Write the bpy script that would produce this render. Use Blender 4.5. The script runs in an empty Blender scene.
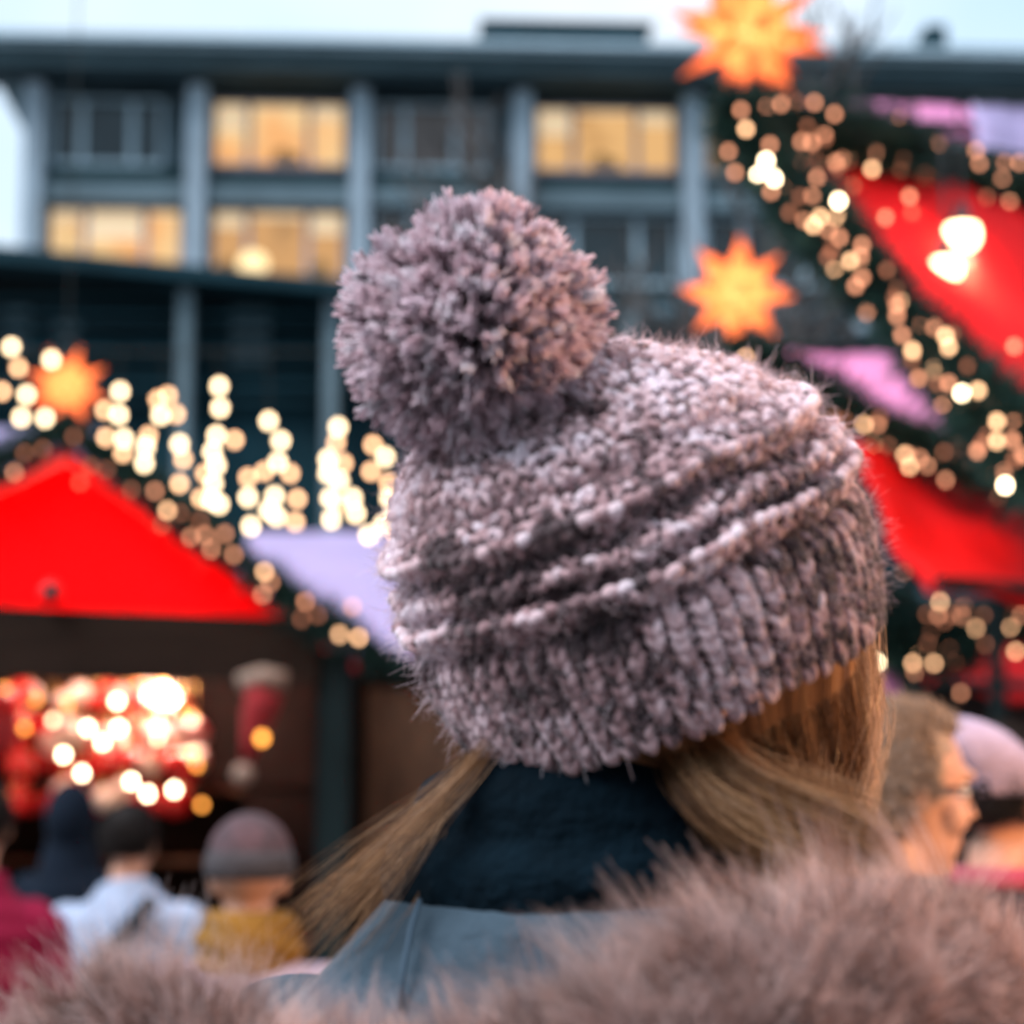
import bpy, bmesh, math, random
import numpy as np
from mathutils import Vector, Matrix, Euler

random.seed(7); rng = np.random.default_rng(7)
sc = bpy.context.scene
COL = sc.collection
R = math.radians
F = 50/24*1024.0
CAMZ = 1.58
TH = math.atan(288/F)

def pt(px, py, Y):
    dx, u = px-512.0, 512.0-py
    y = F*math.cos(TH)-u*math.sin(TH); z = F*math.sin(TH)+u*math.cos(TH)
    k = Y/y
    return Vector((dx*k, Y, CAMZ+z*k))

# ------------------------------------------------------------------ materials
def mat(name, base, rough=.7, var=0, vscale=6, bump=0, bscale=60, emit=None, estr=0, transl=0,
        spec=.4, sheen=0, metal=0, stretch=None, base2=None, coat=0):
    m = bpy.data.materials.new(name); m.use_nodes = True
    nt = m.node_tree; N = nt.nodes; L = nt.links
    b = N['Principled BSDF']; out = N['Material Output']
    b.inputs['Roughness'].default_value = rough
    b.inputs['Base Color'].default_value = (*base, 1)
    b.inputs['Metallic'].default_value = metal
    b.inputs['Specular IOR Level'].default_value = spec
    b.inputs['Coat Weight'].default_value = coat
    if sheen:
        b.inputs['Sheen Weight'].default_value = sheen
    tc = N.new('ShaderNodeTexCoord'); mp = N.new('ShaderNodeMapping')
    L.new(tc.outputs['Object'], mp.inputs['Vector'])
    if stretch: mp.inputs['Scale'].default_value = stretch
    col = None
    if var or base2:
        n = N.new('ShaderNodeTexNoise'); n.inputs['Scale'].default_value = vscale
        n.inputs['Detail'].default_value = 6; n.inputs['Roughness'].default_value = .65
        L.new(mp.outputs[0], n.inputs['Vector'])
        r = N.new('ShaderNodeValToRGB'); L.new(n.outputs['Fac'], r.inputs[0])
        r.color_ramp.elements[0].position = .32; r.color_ramp.elements[1].position = .68
        lo = base2 if base2 else tuple(c*(1-var) for c in base)
        hi = base if base2 else tuple(min(1, c*(1+var)) for c in base)
        r.color_ramp.elements[0].color = (*lo, 1); r.color_ramp.elements[1].color = (*hi, 1)
        L.new(r.outputs[0], b.inputs['Base Color']); col = r.outputs[0]
    if bump:
        n2 = N.new('ShaderNodeTexNoise'); n2.inputs['Scale'].default_value = bscale; n2.inputs['Detail'].default_value = 5
        L.new(mp.outputs[0], n2.inputs['Vector'])
        bp = N.new('ShaderNodeBump'); bp.inputs['Strength'].default_value = bump; bp.inputs['Distance'].default_value = .01
        L.new(n2.outputs['Fac'], bp.inputs['Height']); L.new(bp.outputs[0], b.inputs['Normal'])
    if emit:
        b.inputs['Emission Color'].default_value = (*emit, 1); b.inputs['Emission Strength'].default_value = estr
    if transl:
        t = N.new('ShaderNodeBsdfTranslucent'); t.inputs[0].default_value = (*base, 1)
        if col: L.new(col, t.inputs[0])
        mx = N.new('ShaderNodeMixShader'); mx.inputs[0].default_value = transl
        L.new(b.outputs[0], mx.inputs[1]); L.new(t.outputs[0], mx.inputs[2]); L.new(mx.outputs[0], out.inputs[0])
    return m

def strand_mat(name, stops, rough=.6, transl=.25, attr='tint', sheen=0, nmix=0, nscale=40):
    """colour from a per-strand yarn/hair tint (dyed fibres; hat rows add painted shade), optionally mixed with a noise for marled yarn"""
    m = bpy.data.materials.new(name); m.use_nodes = True
    nt = m.node_tree; N = nt.nodes; L = nt.links
    b = N['Principled BSDF']; out = N['Material Output']
    b.inputs['Roughness'].default_value = rough; b.inputs['Specular IOR Level'].default_value = .25
    b.inputs['Sheen Weight'].default_value = sheen
    a = N.new('ShaderNodeAttribute'); a.attribute_name = attr
    r = N.new('ShaderNodeValToRGB')
    src = a.outputs['Fac']
    if nmix:
        tc = N.new('ShaderNodeTexCoord'); n = N.new('ShaderNodeTexNoise'); n.inputs['Scale'].default_value = nscale
        n.inputs['Detail'].default_value = 3
        L.new(tc.outputs['Object'], n.inputs['Vector'])
        s = N.new('ShaderNodeMath'); s.operation = 'SUBTRACT'; s.inputs[1].default_value = .5; L.new(n.outputs['Fac'], s.inputs[0])
        mu = N.new('ShaderNodeMath'); mu.operation = 'MULTIPLY_ADD'; mu.inputs[1].default_value = nmix
        L.new(s.outputs[0], mu.inputs[0]); L.new(src, mu.inputs[2]); src = mu.outputs[0]
    L.new(src, r.inputs[0])
    els = r.color_ramp.elements
    while len(els) < len(stops): els.new(.5)
    for e, (p, c) in zip(els, stops): e.position = p; e.color = (*c, 1)
    L.new(r.outputs[0], b.inputs['Base Color'])
    t = N.new('ShaderNodeBsdfTranslucent'); L.new(r.outputs[0], t.inputs[0])
    mx = N.new('ShaderNodeMixShader'); mx.inputs[0].default_value = transl
    L.new(b.outputs[0], mx.inputs[1]); L.new(t.outputs[0], mx.inputs[2]); L.new(mx.outputs[0], out.inputs[0])
    return m

def emis(name, col, s):
    m = bpy.data.materials.new(name); m.use_nodes = True
    nt = m.node_tree; nt.nodes.clear()
    e = nt.nodes.new('ShaderNodeEmission'); e.inputs[0].default_value = (*col, 1); e.inputs[1].default_value = s
    o = nt.nodes.new('ShaderNodeOutputMaterial'); nt.links.new(e.outputs[0], o.inputs[0])
    m.cycles.emission_sampling = 'NONE'
    return m

M = dict(
 concrete = mat('concrete', (.13,.19,.22), .85, .25, .35, .3, 8, spec=.1),
 pier = mat('pier_concrete', (.30,.39,.46), .85, .2, .4, .3, 8),
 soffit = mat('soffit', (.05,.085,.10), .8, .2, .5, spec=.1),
 green_panel = mat('green_panel', (.008,.035,.042), .5, .2, 1, spec=.1),
 frame = mat('window_frame', (.36,.50,.58), .5, .1, 3),
 frame_dark = mat('window_frame_dark', (.34,.30,.36), .5, .1, 3),
 glass_dark = mat('dark_glass', (.01,.03,.04), .15, .5, .8, spec=.35),
 glass_brown = mat('brown_glass', (.07,.055,.05), .2, .4, .8, spec=.5),
 steel_dark = mat('dark_steel', (.008,.034,.046), .7, .35, .6, spec=.1),
 steel_mid = mat('mid_steel', (.014,.052,.07), .7, .35, .8, spec=.1),
 ground = mat('cobbles', (.09,.09,.095), .75, .4, 3, .8, 12),
 wood_dark = mat('dark_wood', (.012,.008,.007), .7, .45, 4, .4, 30, stretch=(1,1,6), spec=.1),
 wood_brown = mat('brown_wood', (.085,.043,.022), .7, .4, 4, .4, 30, stretch=(6,1,1)),
 wood_fascia = mat('fascia_wood', (.016,.009,.006), .7, .35, 4, .3, 30, stretch=(.5,1,5), spec=.1),
 post_dark = mat('painted_post', (.008,.018,.02), .5, .2, 4.0, spec=.1),
 red = mat('red_canvas', (.80,.004,.008), .75, .14, 1.6, .25, 8, transl=.45),
 redglow = mat('red_canvas_gable', (.80,.002,.012), .75, .28, 2.2, .2, 8, transl=.75),
 lav = mat('lavender_canvas', (.40,.35,.58), .7, .1, 2, .2, 6, transl=.25),
 pink = mat('pink_canvas', (.90,.36,.66), .7, .12, 2, .2, 6, transl=.3),
 metal = mat('lamp_metal', (.05,.05,.055), .4, .1, 8, metal=.7),
 wire = mat('wire', (.01,.015,.012), .6, .1, 5),
 bark = mat('bark', (.055,.05,.048), .85, .4, 6, .6, 20),
 skin = mat('skin', (.52,.28,.19), .5, .08, 12, .1, 80),
 skin_old = mat('ruddy_skin', (.50,.28,.20), .5, .12, 14, .15, 60),
 eyew = mat('eye_white', (.8,.78,.75), .25), iris = mat('iris', (.06,.05,.04), .2),
 white = mat('white_fluff', (.48,.38,.32), .9, .15, 20, .8, 60),
 bauble_red = mat('red_bauble', (.55,.02,.02), .2, .1, 5, coat=.5),
 bauble_white = mat('white_bauble', (.82,.70,.62), .35, .1, 5, coat=.3),
 gold = mat('gold_cap', (.7,.45,.15), .3, .1, 6, metal=.9),
)
BULB = [emis('bulb_bright', (1,.76,.46), 15), emis('bulb_warm', (1,.54,.28), 5), emis('bulb_soft', (1,.40,.22), 2.4), emis('bulb_dim', (.95,.33,.18), .9),
        emis('bulb_cream', (1,.71,.42), 6), emis('bulb_amber', (1,.36,.06), 4)]
NEEDLE = strand_mat('fir_needles', [(0,(.005,.018,.016)), (.6,(.010,.042,.038)), (1,(.022,.085,.07))], .6, .1)

# ------------------------------------------------------------------ mesh helpers
def new_mesh(name, V, Fq, m=None, smooth=True, tint=None):
    """V (n,3), Fq list/array of faces. numpy arrays with constant width go fast."""
    me = bpy.data.meshes.new(name)
    V = np.asarray(V, dtype=np.float32)
    if isinstance(Fq, np.ndarray):
        k = Fq.shape[1]
        me.vertices.add(len(V)); me.vertices.foreach_set('co', V.ravel())
        me.loops.add(Fq.size); me.loops.foreach_set('vertex_index', Fq.ravel().astype(np.int32))
        me.polygons.add(len(Fq)); me.polygons.foreach_set('loop_start', np.arange(0, Fq.size, k, dtype=np.int32))
        me.update(calc_edges=True)
    else:
        me.from_pydata([tuple(v) for v in V], [], [tuple(f) for f in Fq]); me.update()
    if smooth: me.polygons.foreach_set('use_smooth', [True]*len(me.polygons))
    if tint is not None:
        at = me.attributes.new('tint', 'FLOAT', 'POINT'); at.data.foreach_set('value', np.asarray(tint, dtype=np.float32))
    if m: me.materials.append(m)
    return me

def obj(name, me, parent=None, loc=None):
    o = bpy.data.objects.new(name, me); COL.objects.link(o)
    if parent: o.parent = parent
    if loc is not None: o.location = loc
    return o

def tag(o, label=None, cat=None, group=None, kind=None):
    if label: o['label'] = label
    if cat: o['category'] = cat
    if group: o['group'] = group
    if kind: o['kind'] = kind
    return o

def thing(name, loc, label, cat, rz=0, group=None):
    o = bpy.data.objects.new(name, None); COL.objects.link(o); o.empty_display_size = .1
    o.location = loc; o.rotation_euler = (0,0,rz)
    return tag(o, label, cat, group)

class MB:
    def __init__(s): s.v = []; s.f = []
    def box(s, x0,x1,y0,y1,z0,z1):
        b = len(s.v)
        s.v += [(x0,y0,z0),(x1,y0,z0),(x1,y1,z0),(x0,y1,z0),(x0,y0,z1),(x1,y0,z1),(x1,y1,z1),(x0,y1,z1)]
        s.f += [tuple(b+i for i in q) for q in ((0,3,2,1),(4,5,6,7),(0,1,5,4),(1,2,6,5),(2,3,7,6),(3,0,4,7))]
        return s
    def add(s, V, Fs):
        b = len(s.v); s.v += [tuple(v) for v in V]; s.f += [tuple(b+int(i) for i in q) for q in Fs]; return s
    def tube(s, pts, rad, n=10, fl=1.0): return s.add(*tube(pts, rad, n, fl))
    def ell(s, c, r, n=16, rot=None): return s.add(*ell(c, r, n, rot))
    def prism(s, poly, off):
        """extruded 3-D polygon"""
        b = len(s.v); n = len(poly); off = Vector(off)
        s.v += [tuple(Vector(p)) for p in poly]+[tuple(Vector(p)+off) for p in poly]
        s.f += [tuple(b+i for i in range(n)), tuple(b+n+i for i in reversed(range(n)))]
        s.f += [(b+i, b+n+i, b+n+(i+1)%n, b+(i+1)%n) for i in range(n)]
        return s
    def build(s, name, m, parent=None, smooth=False, bevel=0, loc=None):
        me = new_mesh(name, s.v, s.f, m, smooth)
        bm = bmesh.new(); bm.from_mesh(me); bmesh.ops.recalc_face_normals(bm, faces=bm.faces)
        if bevel: bmesh.ops.bevel(bm, geom=list(bm.edges), offset=bevel, segments=2, affect='EDGES', clamp_overlap=True)
        bm.to_mesh(me); bm.free()
        return obj(name, me, parent, loc)

def tube(pts, rad, n=10, fl=1.0):
    P = [Vector(p) for p in pts]
    if not hasattr(rad, '__len__'): rad = [rad]*len(P)
    V = []; Fs = []
    up = Vector((0,0,1)) if abs((P[-1]-P[0]).normalized().z) < .9 else Vector((0,1,0))
    for i, p in enumerate(P):
        t = (P[min(i+1,len(P)-1)]-P[max(i-1,0)]).normalized()
        a = t.cross(up).normalized(); b = a.cross(t)
        for k in range(n):
            an = 2*math.pi*k/n
            V.append(p+a*math.cos(an)*rad[i]+b*math.sin(an)*rad[i]*fl)
    for i in range(len(P)-1):
        for k in range(n):
            Fs.append((i*n+k, i*n+(k+1)%n, (i+1)*n+(k+1)%n, (i+1)*n+k))
    Fs.append(tuple(reversed(range(n)))); Fs.append(tuple((len(P)-1)*n+k for k in range(n)))
    return V, Fs

def ell(c, r, n=16, rot=None):
    V = []; Fs = []; h = n//2
    c = Vector(c)
    for i in range(1, h):
        ph = math.pi*i/h
        for k in range(n):
            an = 2*math.pi*k/n
            v = Vector((r[0]*math.sin(ph)*math.cos(an), r[1]*math.sin(ph)*math.sin(an), r[2]*math.cos(ph)))
            V.append(c+(rot @ v if rot else v))
    tp = Vector((0,0,r[2]))
    V.append(c+(rot @ tp if rot else tp)); V.append(c-(rot @ tp if rot else tp))
    T = len(V)-2; Bm = len(V)-1
    for k in range(n):
        Fs.append((T, k, (k+1)%n)); Fs.append((Bm, (h-2)*n+(k+1)%n, (h-2)*n+k))
    for i in range(h-2):
        for k in range(n): Fs.append((i*n+k, (i+1)*n+k, (i+1)*n+(k+1)%n, i*n+(k+1)%n))
    return V, Fs

def rings(rs, n=24):
    """loft of ellipses (cx,cy,z,rx,ry)"""
    V = []; Fs = []
    for (cx,cy,z,rx,ry) in rs:
        for k in range(n):
            a = 2*math.pi*k/n
            ca, sa = math.cos(a), math.sin(a)
            V.append((cx+rx*math.copysign(abs(ca)**.85, ca), cy+ry*math.copysign(abs(sa)**.85, sa), z))
    for i in range(len(rs)-1):
        for k in range(n): Fs.append((i*n+k, i*n+(k+1)%n, (i+1)*n+(k+1)%n, (i+1)*n+k))
    Fs.append(tuple(reversed(range(n)))); Fs.append(tuple((len(rs)-1)*n+k for k in range(n)))
    return V, Fs

def strands(P, rad, tint, sides=3):
    """P (N,K,3) polylines, rad (K,) or (N,K), tint (N,) or (N,K) -> verts, faces, tints"""
    P = np.asarray(P, dtype=np.float64); N, K, _ = P.shape
    T = np.gradient(P, axis=1); T /= np.linalg.norm(T, axis=2, keepdims=True)+1e-12
    ref = rng.normal(size=(N,1,3))
    A = np.cross(T, ref); A /= np.linalg.norm(A, axis=2, keepdims=True)+1e-12
    B = np.cross(T, A)
    rad = np.broadcast_to(np.asarray(rad), (N,K))
    tint = np.asarray(tint); tint = np.broadcast_to(tint[:,None] if tint.ndim == 1 else tint, (N,K))
    V = np.empty((N,K,sides,3))
    for s in range(sides):
        an = 2*math.pi*s/sides
        V[:,:,s] = P+(A*math.cos(an)+B*math.sin(an))*rad[...,None]
    idx = np.arange(N*K*sides).reshape(N,K,sides)
    fs = []
    for s in range(sides):
        s2 = (s+1)%sides
        fs.append(np.stack([idx[:,:-1,s], idx[:,:-1,s2], idx[:,1:,s2], idx[:,1:,s]], -1).reshape(-1,4))
    return V.reshape(-1,3), np.concatenate(fs), np.repeat(tint[...,None], sides, 2).reshape(-1)

def noise3(P, f, seed=0):
    """cheap smooth pseudo noise, -1..1"""
    r = np.random.default_rng(seed); out = 0
    for k in range(5):
        d = r.normal(size=3); d *= f/np.linalg.norm(d)*r.uniform(.6,1.6)
        out = out+np.sin(P @ d + r.uniform(0,6.28))
    return out/2.6

def remesh(mb, voxel, smooth=6, fac=.5):
    me = new_mesh('tmp', mb.v, mb.f, None, True)
    o = obj('tmp', me)
    md = o.modifiers.new('r', 'REMESH'); md.mode = 'VOXEL'; md.voxel_size = voxel; md.use_smooth_shade = True
    if smooth:
        sm = o.modifiers.new('s', 'SMOOTH'); sm.iterations = smooth; sm.factor = fac
    dg = bpy.context.evaluated_depsgraph_get(); dg.update()
    out = bpy.data.meshes.new_from_object(o.evaluated_get(dg))
    bpy.data.objects.remove(o); bpy.data.meshes.remove(me)
    return out

def mesh_obj(name, me, m, parent):
    me.name = name; me.materials.clear(); me.materials.append(m)
    return obj(name, me, parent)

def light(name, kind, loc, energy, color, size=.05, parent=None):
    l = bpy.data.lights.new(name, kind); l.energy = energy; l.color = color
    l.shadow_soft_size = size
    o = bpy.data.objects.new(name, l); COL.objects.link(o); o.location = loc
    if parent: o.parent = parent
    return o

# ------------------------------------------------------------------ people
def person(label, x, y, H, yaw, coat, trousers, head_rot=None, voxel=.009, skin='skin', group=None,
           coat_len=.78, hand_in=0, head_shift=(0,0,0), width=1.0, coat_label=None):
    """adult, facing local +Y; returns root, head matrix (local), scale"""
    s = H/1.75
    root = thing('person', (x,y,0), label, 'person', yaw, group)
    HM = Matrix.Translation(Vector((0,.015,1.635))*s+Vector(head_shift)) @ (head_rot.to_4x4() if head_rot else Matrix.Identity(4)) @ Matrix.Scale(s, 4)
    b = MB()
    b.add(*rings([tuple(c*s for c in r) for r in [(0,0,.86,.13,.09),(0,0,.95,.155,.11),(0,0,1.08,.125,.09),(0,.005,1.28,.15,.105),(0,0,1.39,.155,.09),(0,0,1.45,.10,.07)]]))
    hc = HM @ Vector((0,-.01,-.07))
    b.tube([Vector((0,-.01,1.40))*s, Vector((0,-.005,1.50))*s, hc], [.066*s,.056*s,.054*s], 14)
    for sx in (-1,1):
        sh = Vector((sx*.165,0,1.405)); el = Vector((sx*.215,-.02,1.12)); wr = Vector((sx*.205,.07,.88))
        b.tube([sh*s, (sh*.5+el*.5)*s, el*s, (el*.5+wr*.5)*s, wr*s], [r*s for r in (.052,.044,.037,.034,.025)], 12)
        b.tube([Vector((sx*.08,0,.93))*s, Vector((sx*.1,.01,.5))*s, Vector((sx*.1,-.015,.28))*s, Vector((sx*.1,-.02,.07))*s], [r*s for r in (.082,.056,.052,.036)], 12)
        b.tube([Vector((sx*.1,-.05,.045))*s, Vector((sx*.105,.06,.045))*s, Vector((sx*.11,.16,.03))*s], [.036*s,.04*s,.028*s], 10)
        # hand: palm, four fingers, thumb
        pc = wr+Vector((0,.015,-.05))
        b.ell(pc*s, (.014*s,.036*s,.046*s), 12)
        for q, (oy, ln) in enumerate(((-.027,.062),(-.009,.074),(.009,.078),(.027,.07))):
            a = pc+Vector((0,oy,-.035)); m1 = a+Vector((-sx*.006,.003,-ln*.5)); e = m1+Vector((-sx*.016,.004,-ln*.42))
            b.tube([a*s, m1*s, e*s], [.009*s,.0085*s,.007*s], 8)
        a = pc+Vector((-sx*.004,.028,.01)); m1 = a+Vector((-sx*.008,.026,-.025)); e = m1+Vector((-sx*.008,.01,-.03))
        b.tube([a*s, m1*s, e*s], [.012*s,.0105*s,.008*s], 8)
    # head with face (local: +Y front)
    h = MB()
    h.ell((0,-.008,.03), (.076,.095,.092), 24); h.ell((0,.028,-.04), (.058,.062,.075), 20)
    h.ell((0,.056,-.095), (.028,.028,.022), 12)
    h.tube([(0,.086,.020),(0,.097,-.008),(0,.104,-.026)], [.009,.011,.014], 10)
    h.ell((0,.084,.034), (.052,.016,.013), 14)
    h.ell((0,.080,-.058), (.024,.012,.008), 12); h.ell((0,.078,-.071), (.021,.012,.008), 12)
    for sx in (-1,1):
        h.ell((sx*.045,.06,-.025), (.024,.026,.028), 12)
        h.ell((sx*.079,-.005,-.012), (.009,.02,.032), 12, Euler((R(-12),0,sx*R(-22))).to_matrix())
    Vh = [HM @ Vector(v) for v in h.v]; b.add(Vh, h.f)
    me = remesh(b, voxel, 6, .5)
    mesh_obj('body', me, M[skin], root)
    for sx in (-1,1):
        e = MB(); c = HM @ Vector((sx*.031,.076,.012)); r_ = .0125*s
        e.ell(c, (r_,r_,r_), 12); eye = e.build('eye', M['eyew'], root, True)
        i = MB(); c2 = HM @ Vector((sx*.031,.0855,.012)); i.ell(c2, (.0055*s,)*3, 10); i.build('iris', M['iris'], eye, True)
    # jacket
    w = width
    j = MB()
    zs = coat_len
    j.add(*rings([tuple(c*s for c in r) for r in [(0,0,zs,.205*w,.155),(0,0,zs+.12,.20*w,.15),(0,-.005,1.08,.178*w,.14),(0,0,1.25,.195*w,.15),(0,-.008,1.36,.19*w,.138),(0,-.01,1.43,.135*w,.11),(0,-.008,1.475,.086*w,.09),(0,0,1.52,.078,.082)]]))
    for sx in (-1,1):
        j.ell(Vector((sx*.15*w,-.005,1.385))*s, (.075*s,.075*s,.066*s), 14)
        j.tube([Vector((sx*.168*w,-.004,1.39))*s, Vector((sx*.205*w,-.01,1.25))*s, Vector((sx*.22,-.02,1.12))*s, Vector((sx*.215,.03,.99))*s, Vector((sx*.206,.065,.90))*s], [r*s for r in (.070,.066,.058,.052,.045)], 14)
    V = np.array([tuple(v) for v in j.v])
    me = remesh(j, voxel, 5, .5)
    n = len(me.vertices); co = np.empty(n*3, dtype=np.float32); me.vertices.foreach_get('co', co); co = co.reshape(-1,3).astype(np.float64)
    no = np.empty(n*3, dtype=np.float32); me.vertices.foreach_get('normal', no); no = no.reshape(-1,3)
    d = .006*noise3(co, 26, 3)+.004*noise3(co*np.array([1,1,3]), 34, 5)
    co = co+no*d[:,None]; me.vertices.foreach_set('co', co.astype(np.float32).ravel()); me.update()
    jk = mesh_obj('jacket', me, coat, root)
    if coat_label: jk['label'] = coat_label
    t = MB()
    t.add(*rings([tuple(c*s for c in r) for r in [(0,0,.82,.15,.115),(0,0,.93,.175,.125),(0,0,1.02,.155,.11)]]))
    for sx in (-1,1):
        t.tube([Vector((sx*.085,0,.93))*s, Vector((sx*.1,.01,.5))*s, Vector((sx*.1,-.01,.28))*s, Vector((sx*.1,-.018,.1))*s], [r*s for r in (.096,.072,.066,.06)], 14)
    mesh_obj('trousers', remesh(t, .012, 3), trousers, root)
    for sx in (-1,1):
        q = MB()
        q.tube([Vector((sx*.1,-.02,.14))*s, Vector((sx*.1,-.02,.06))*s], [.05*s,.05*s], 14)
        q.tube([Vector((sx*.1,-.06,.055))*s, Vector((sx*.105,.07,.05))*s, Vector((sx*.112,.19,.038))*s], [.048*s,.052*s,.036*s], 12, .95)
        me = remesh(q, .009, 3)
        for v in me.vertices: v.co.z = max(v.co.z, .002)
        mesh_obj('shoe', me, M['wood_dark'], root)
    return root, HM, s

def xf_strands(HM, P):
    A = np.array(HM.to_3x3()); t = np.array(HM.translation)
    return P @ A.T + t

def short_hair(root, HM, m, n=2600, length=.022, hair_line=.35, seed=1, name='hair', top=0.0, r0=.0011):
    """cap of strands over the skull; local +Y is the face"""
    r = np.random.default_rng(seed)
    D = r.normal(size=(n*3,3)); D /= np.linalg.norm(D, axis=1, keepdims=True)
    ok = (D[:,2] > -.55+D[:,1]*1.0) & (D[:,2] > -.62) & ~((D[:,1] > .30) & (D[:,2] < .62))
    D = D[ok][:n]
    base = D*np.array([.080,.099,.096])+np.array([0,-.008,.03])
    flow = np.cross(D, np.array([1,.0,0])); flow = D*.45+flow*-.7+r.normal(size=D.shape)*.25+np.array([0,-.1,-.35])
    flow /= np.linalg.norm(flow, axis=1, keepdims=True)
    K = 4; P = np.stack([base*(.985)+flow*length*k/(K-1)*r.uniform(.7,1.2,size=(len(D),1))+D*.004*math.sin(k) for k in range(K)], 1)
    V, Fq, t = strands(xf_strands(HM, P), np.array([1,1,.8,.3])*r0, r.uniform(0,1,len(D)))
    me = new_mesh(name, V, Fq, m, True, t)
    o = obj(name, me, root)
    mb = MB(); mb.add([HM @ Vector(v) for v in ell((0,-.014,.036), (.0795,.096,.0935), 24)[0]], ell((0,0,0),(1,1,1),24)[1])
    # trim the cap in front of the face
    me2 = new_mesh('scalp', mb.v, mb.f, m, True, [.4]*len(mb.v))
    bm = bmesh.new(); bm.from_mesh(me2); inv = HM.inverted()
    dl = []
    for f in bm.faces:
        c = inv @ f.calc_center_median()
        if c.z < -.02+c.y*.9 or (c.y > .04 and c.z < .085) or c.z < -.045: dl.append(f)
    bmesh.ops.delete(bm, geom=dl, context='FACES'); bm.to_mesh(me2); bm.free()
    obj('scalp', me2, o)
    return o

# ------------------------------------------------------------------ world, sun, camera
w = bpy.data.worlds.new('World'); sc.world = w; w.use_nodes = True
wn = w.node_tree; bg = wn.nodes['Background']
sky = wn.nodes.new('ShaderNodeTexSky'); sky.sky_type = 'NISHITA'; sky.sun_disc = False
SUN_EL, SUN_ROT = 54, 235
sky.sun_elevation = R(SUN_EL); sky.sun_rotation = R(SUN_ROT); sky.air_density = 1.0; sky.dust_density = 2.5; sky.ozone_density = 2.0
cm = wn.nodes.new('ShaderNodeMix'); cm.data_type = 'RGBA'; cm.inputs['Factor'].default_value = .8
wn.links.new(sky.outputs[0], cm.inputs['A']); wt = wn.nodes.new('ShaderNodeTexCoord'); wz = wn.nodes.new('ShaderNodeTexNoise'); wz.inputs['Scale'].default_value = 3.2; wz.inputs['Detail'].default_value = 4
wr = wn.nodes.new('ShaderNodeValToRGB'); wr.color_ramp.elements[0].position = .35; wr.color_ramp.elements[1].position = .62
wr.color_ramp.elements[0].color = (.44,.60,.74,1); wr.color_ramp.elements[1].color = (.68,.74,.80,1)   # thin bright overcast
wv = wn.nodes.new('ShaderNodeVectorMath'); wv.operation = 'SCALE'; wv.inputs['Scale'].default_value = 10
wn.links.new(wt.outputs['Generated'], wz.inputs['Vector']); wn.links.new(wz.outputs['Fac'], wr.inputs[0]); wn.links.new(wr.outputs[0], wv.inputs[0]); wn.links.new(wv.outputs[0], cm.inputs['B'])
wn.links.new(cm.outputs['Result'], bg.inputs[0]); bg.inputs[1].default_value = .10
sl = bpy.data.lights.new('Sun', 'SUN'); sl.energy = 2.7; sl.angle = R(40); sl.color = (1,.95,.98)
so = bpy.data.objects.new('Sun', sl); COL.objects.link(so)
sd = Vector((math.sin(R(SUN_ROT))*math.cos(R(SUN_EL)), math.cos(R(SUN_ROT))*math.cos(R(SUN_EL)), math.sin(R(SUN_EL))))
so.rotation_euler = sd.to_track_quat('Z', 'Y').to_euler()

cam = bpy.data.cameras.new('Camera'); co_ = bpy.data.objects.new('Camera', cam); COL.objects.link(co_)
co_.location = (0,0,CAMZ); co_.rotation_euler = (R(90)+TH, 0, 0)
cam.lens = 50; cam.sensor_fit = 'HORIZONTAL'; cam.sensor_width = 24; cam.clip_start = .05; cam.clip_end = 2000
cam.dof.use_dof = True; cam.dof.focus_distance = 1.38; cam.dof.aperture_fstop = 3.25; cam.dof.aperture_blades = 0
sc.camera = co_
sc.view_settings.view_transform = 'Standard'; sc.view_settings.look = 'None'; sc.view_settings.gamma = 1
sc.view_settings.exposure = 0.8
sc.cycles.use_denoising = True
sc.cycles.sample_clamp_indirect = 4; sc.cycles.max_bounces = 6; sc.cycles.use_adaptive_sampling = False
sc.cycles.transparent_max_bounces = 6

# ------------------------------------------------------------------ ground
g = MB(); g.box(-600,600,-200,900,-.3,0); tag(g.build('ground', M['ground']), kind='structure')

# ------------------------------------------------------------------ office building
FA = R(3.2); FO = Vector((0,60,0)); FU = Vector((math.cos(FA), math.sin(FA), 0)); FN = Vector((-math.sin(FA), math.cos(FA), 0))
def fac(px, py):
    d = pt(px, py, 1.0)-Vector((0,0,CAMZ)); t = FN.dot(FO)/FN.dot(d)
    p = Vector((0,0,CAMZ))+d*t
    return FU.dot(p-FO), p.z
def fu(px, py=150): return fac(px, py)[0]
zr = lambda py: fac(280, py)[1]
bld = thing('office_building', (0,60,0), 'grey concrete office block with lit windows behind the market', 'building', FA)
ZR = zr(57)
uL = fu(24, 150)
bay = [fu(x) for x in (34,197,360,522,692,858,1024,1190)]
uR = bay[-1]+.4
b = MB(); b.box(uL, uR, .9, 5.4, 0, ZR-.96); b.build('wall', M['concrete'], bld)
b = MB(); b.box(uL-6, uR, -1.6, 1.6, ZR-.34, ZR); b.box(uL, uR, 1.603, 7.2, ZR-.34, ZR); b.build('roof', M['concrete'], bld)
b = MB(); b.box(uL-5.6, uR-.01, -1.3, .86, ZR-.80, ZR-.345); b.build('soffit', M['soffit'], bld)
b = MB(); b.box(uL-6.02, uR+.02, -1.68, -1.603, ZR-.12, ZR+.05); b.build('roof_edge', M['frame'], bld)
b = MB(); b.prism([(uL-.9,.0,ZR-.803),(uL-.003,.0,ZR-.803),(uL-.003,.0,zr(138))], (0,.6,0)); b.build('bracket', M['concrete'], bld)
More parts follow.
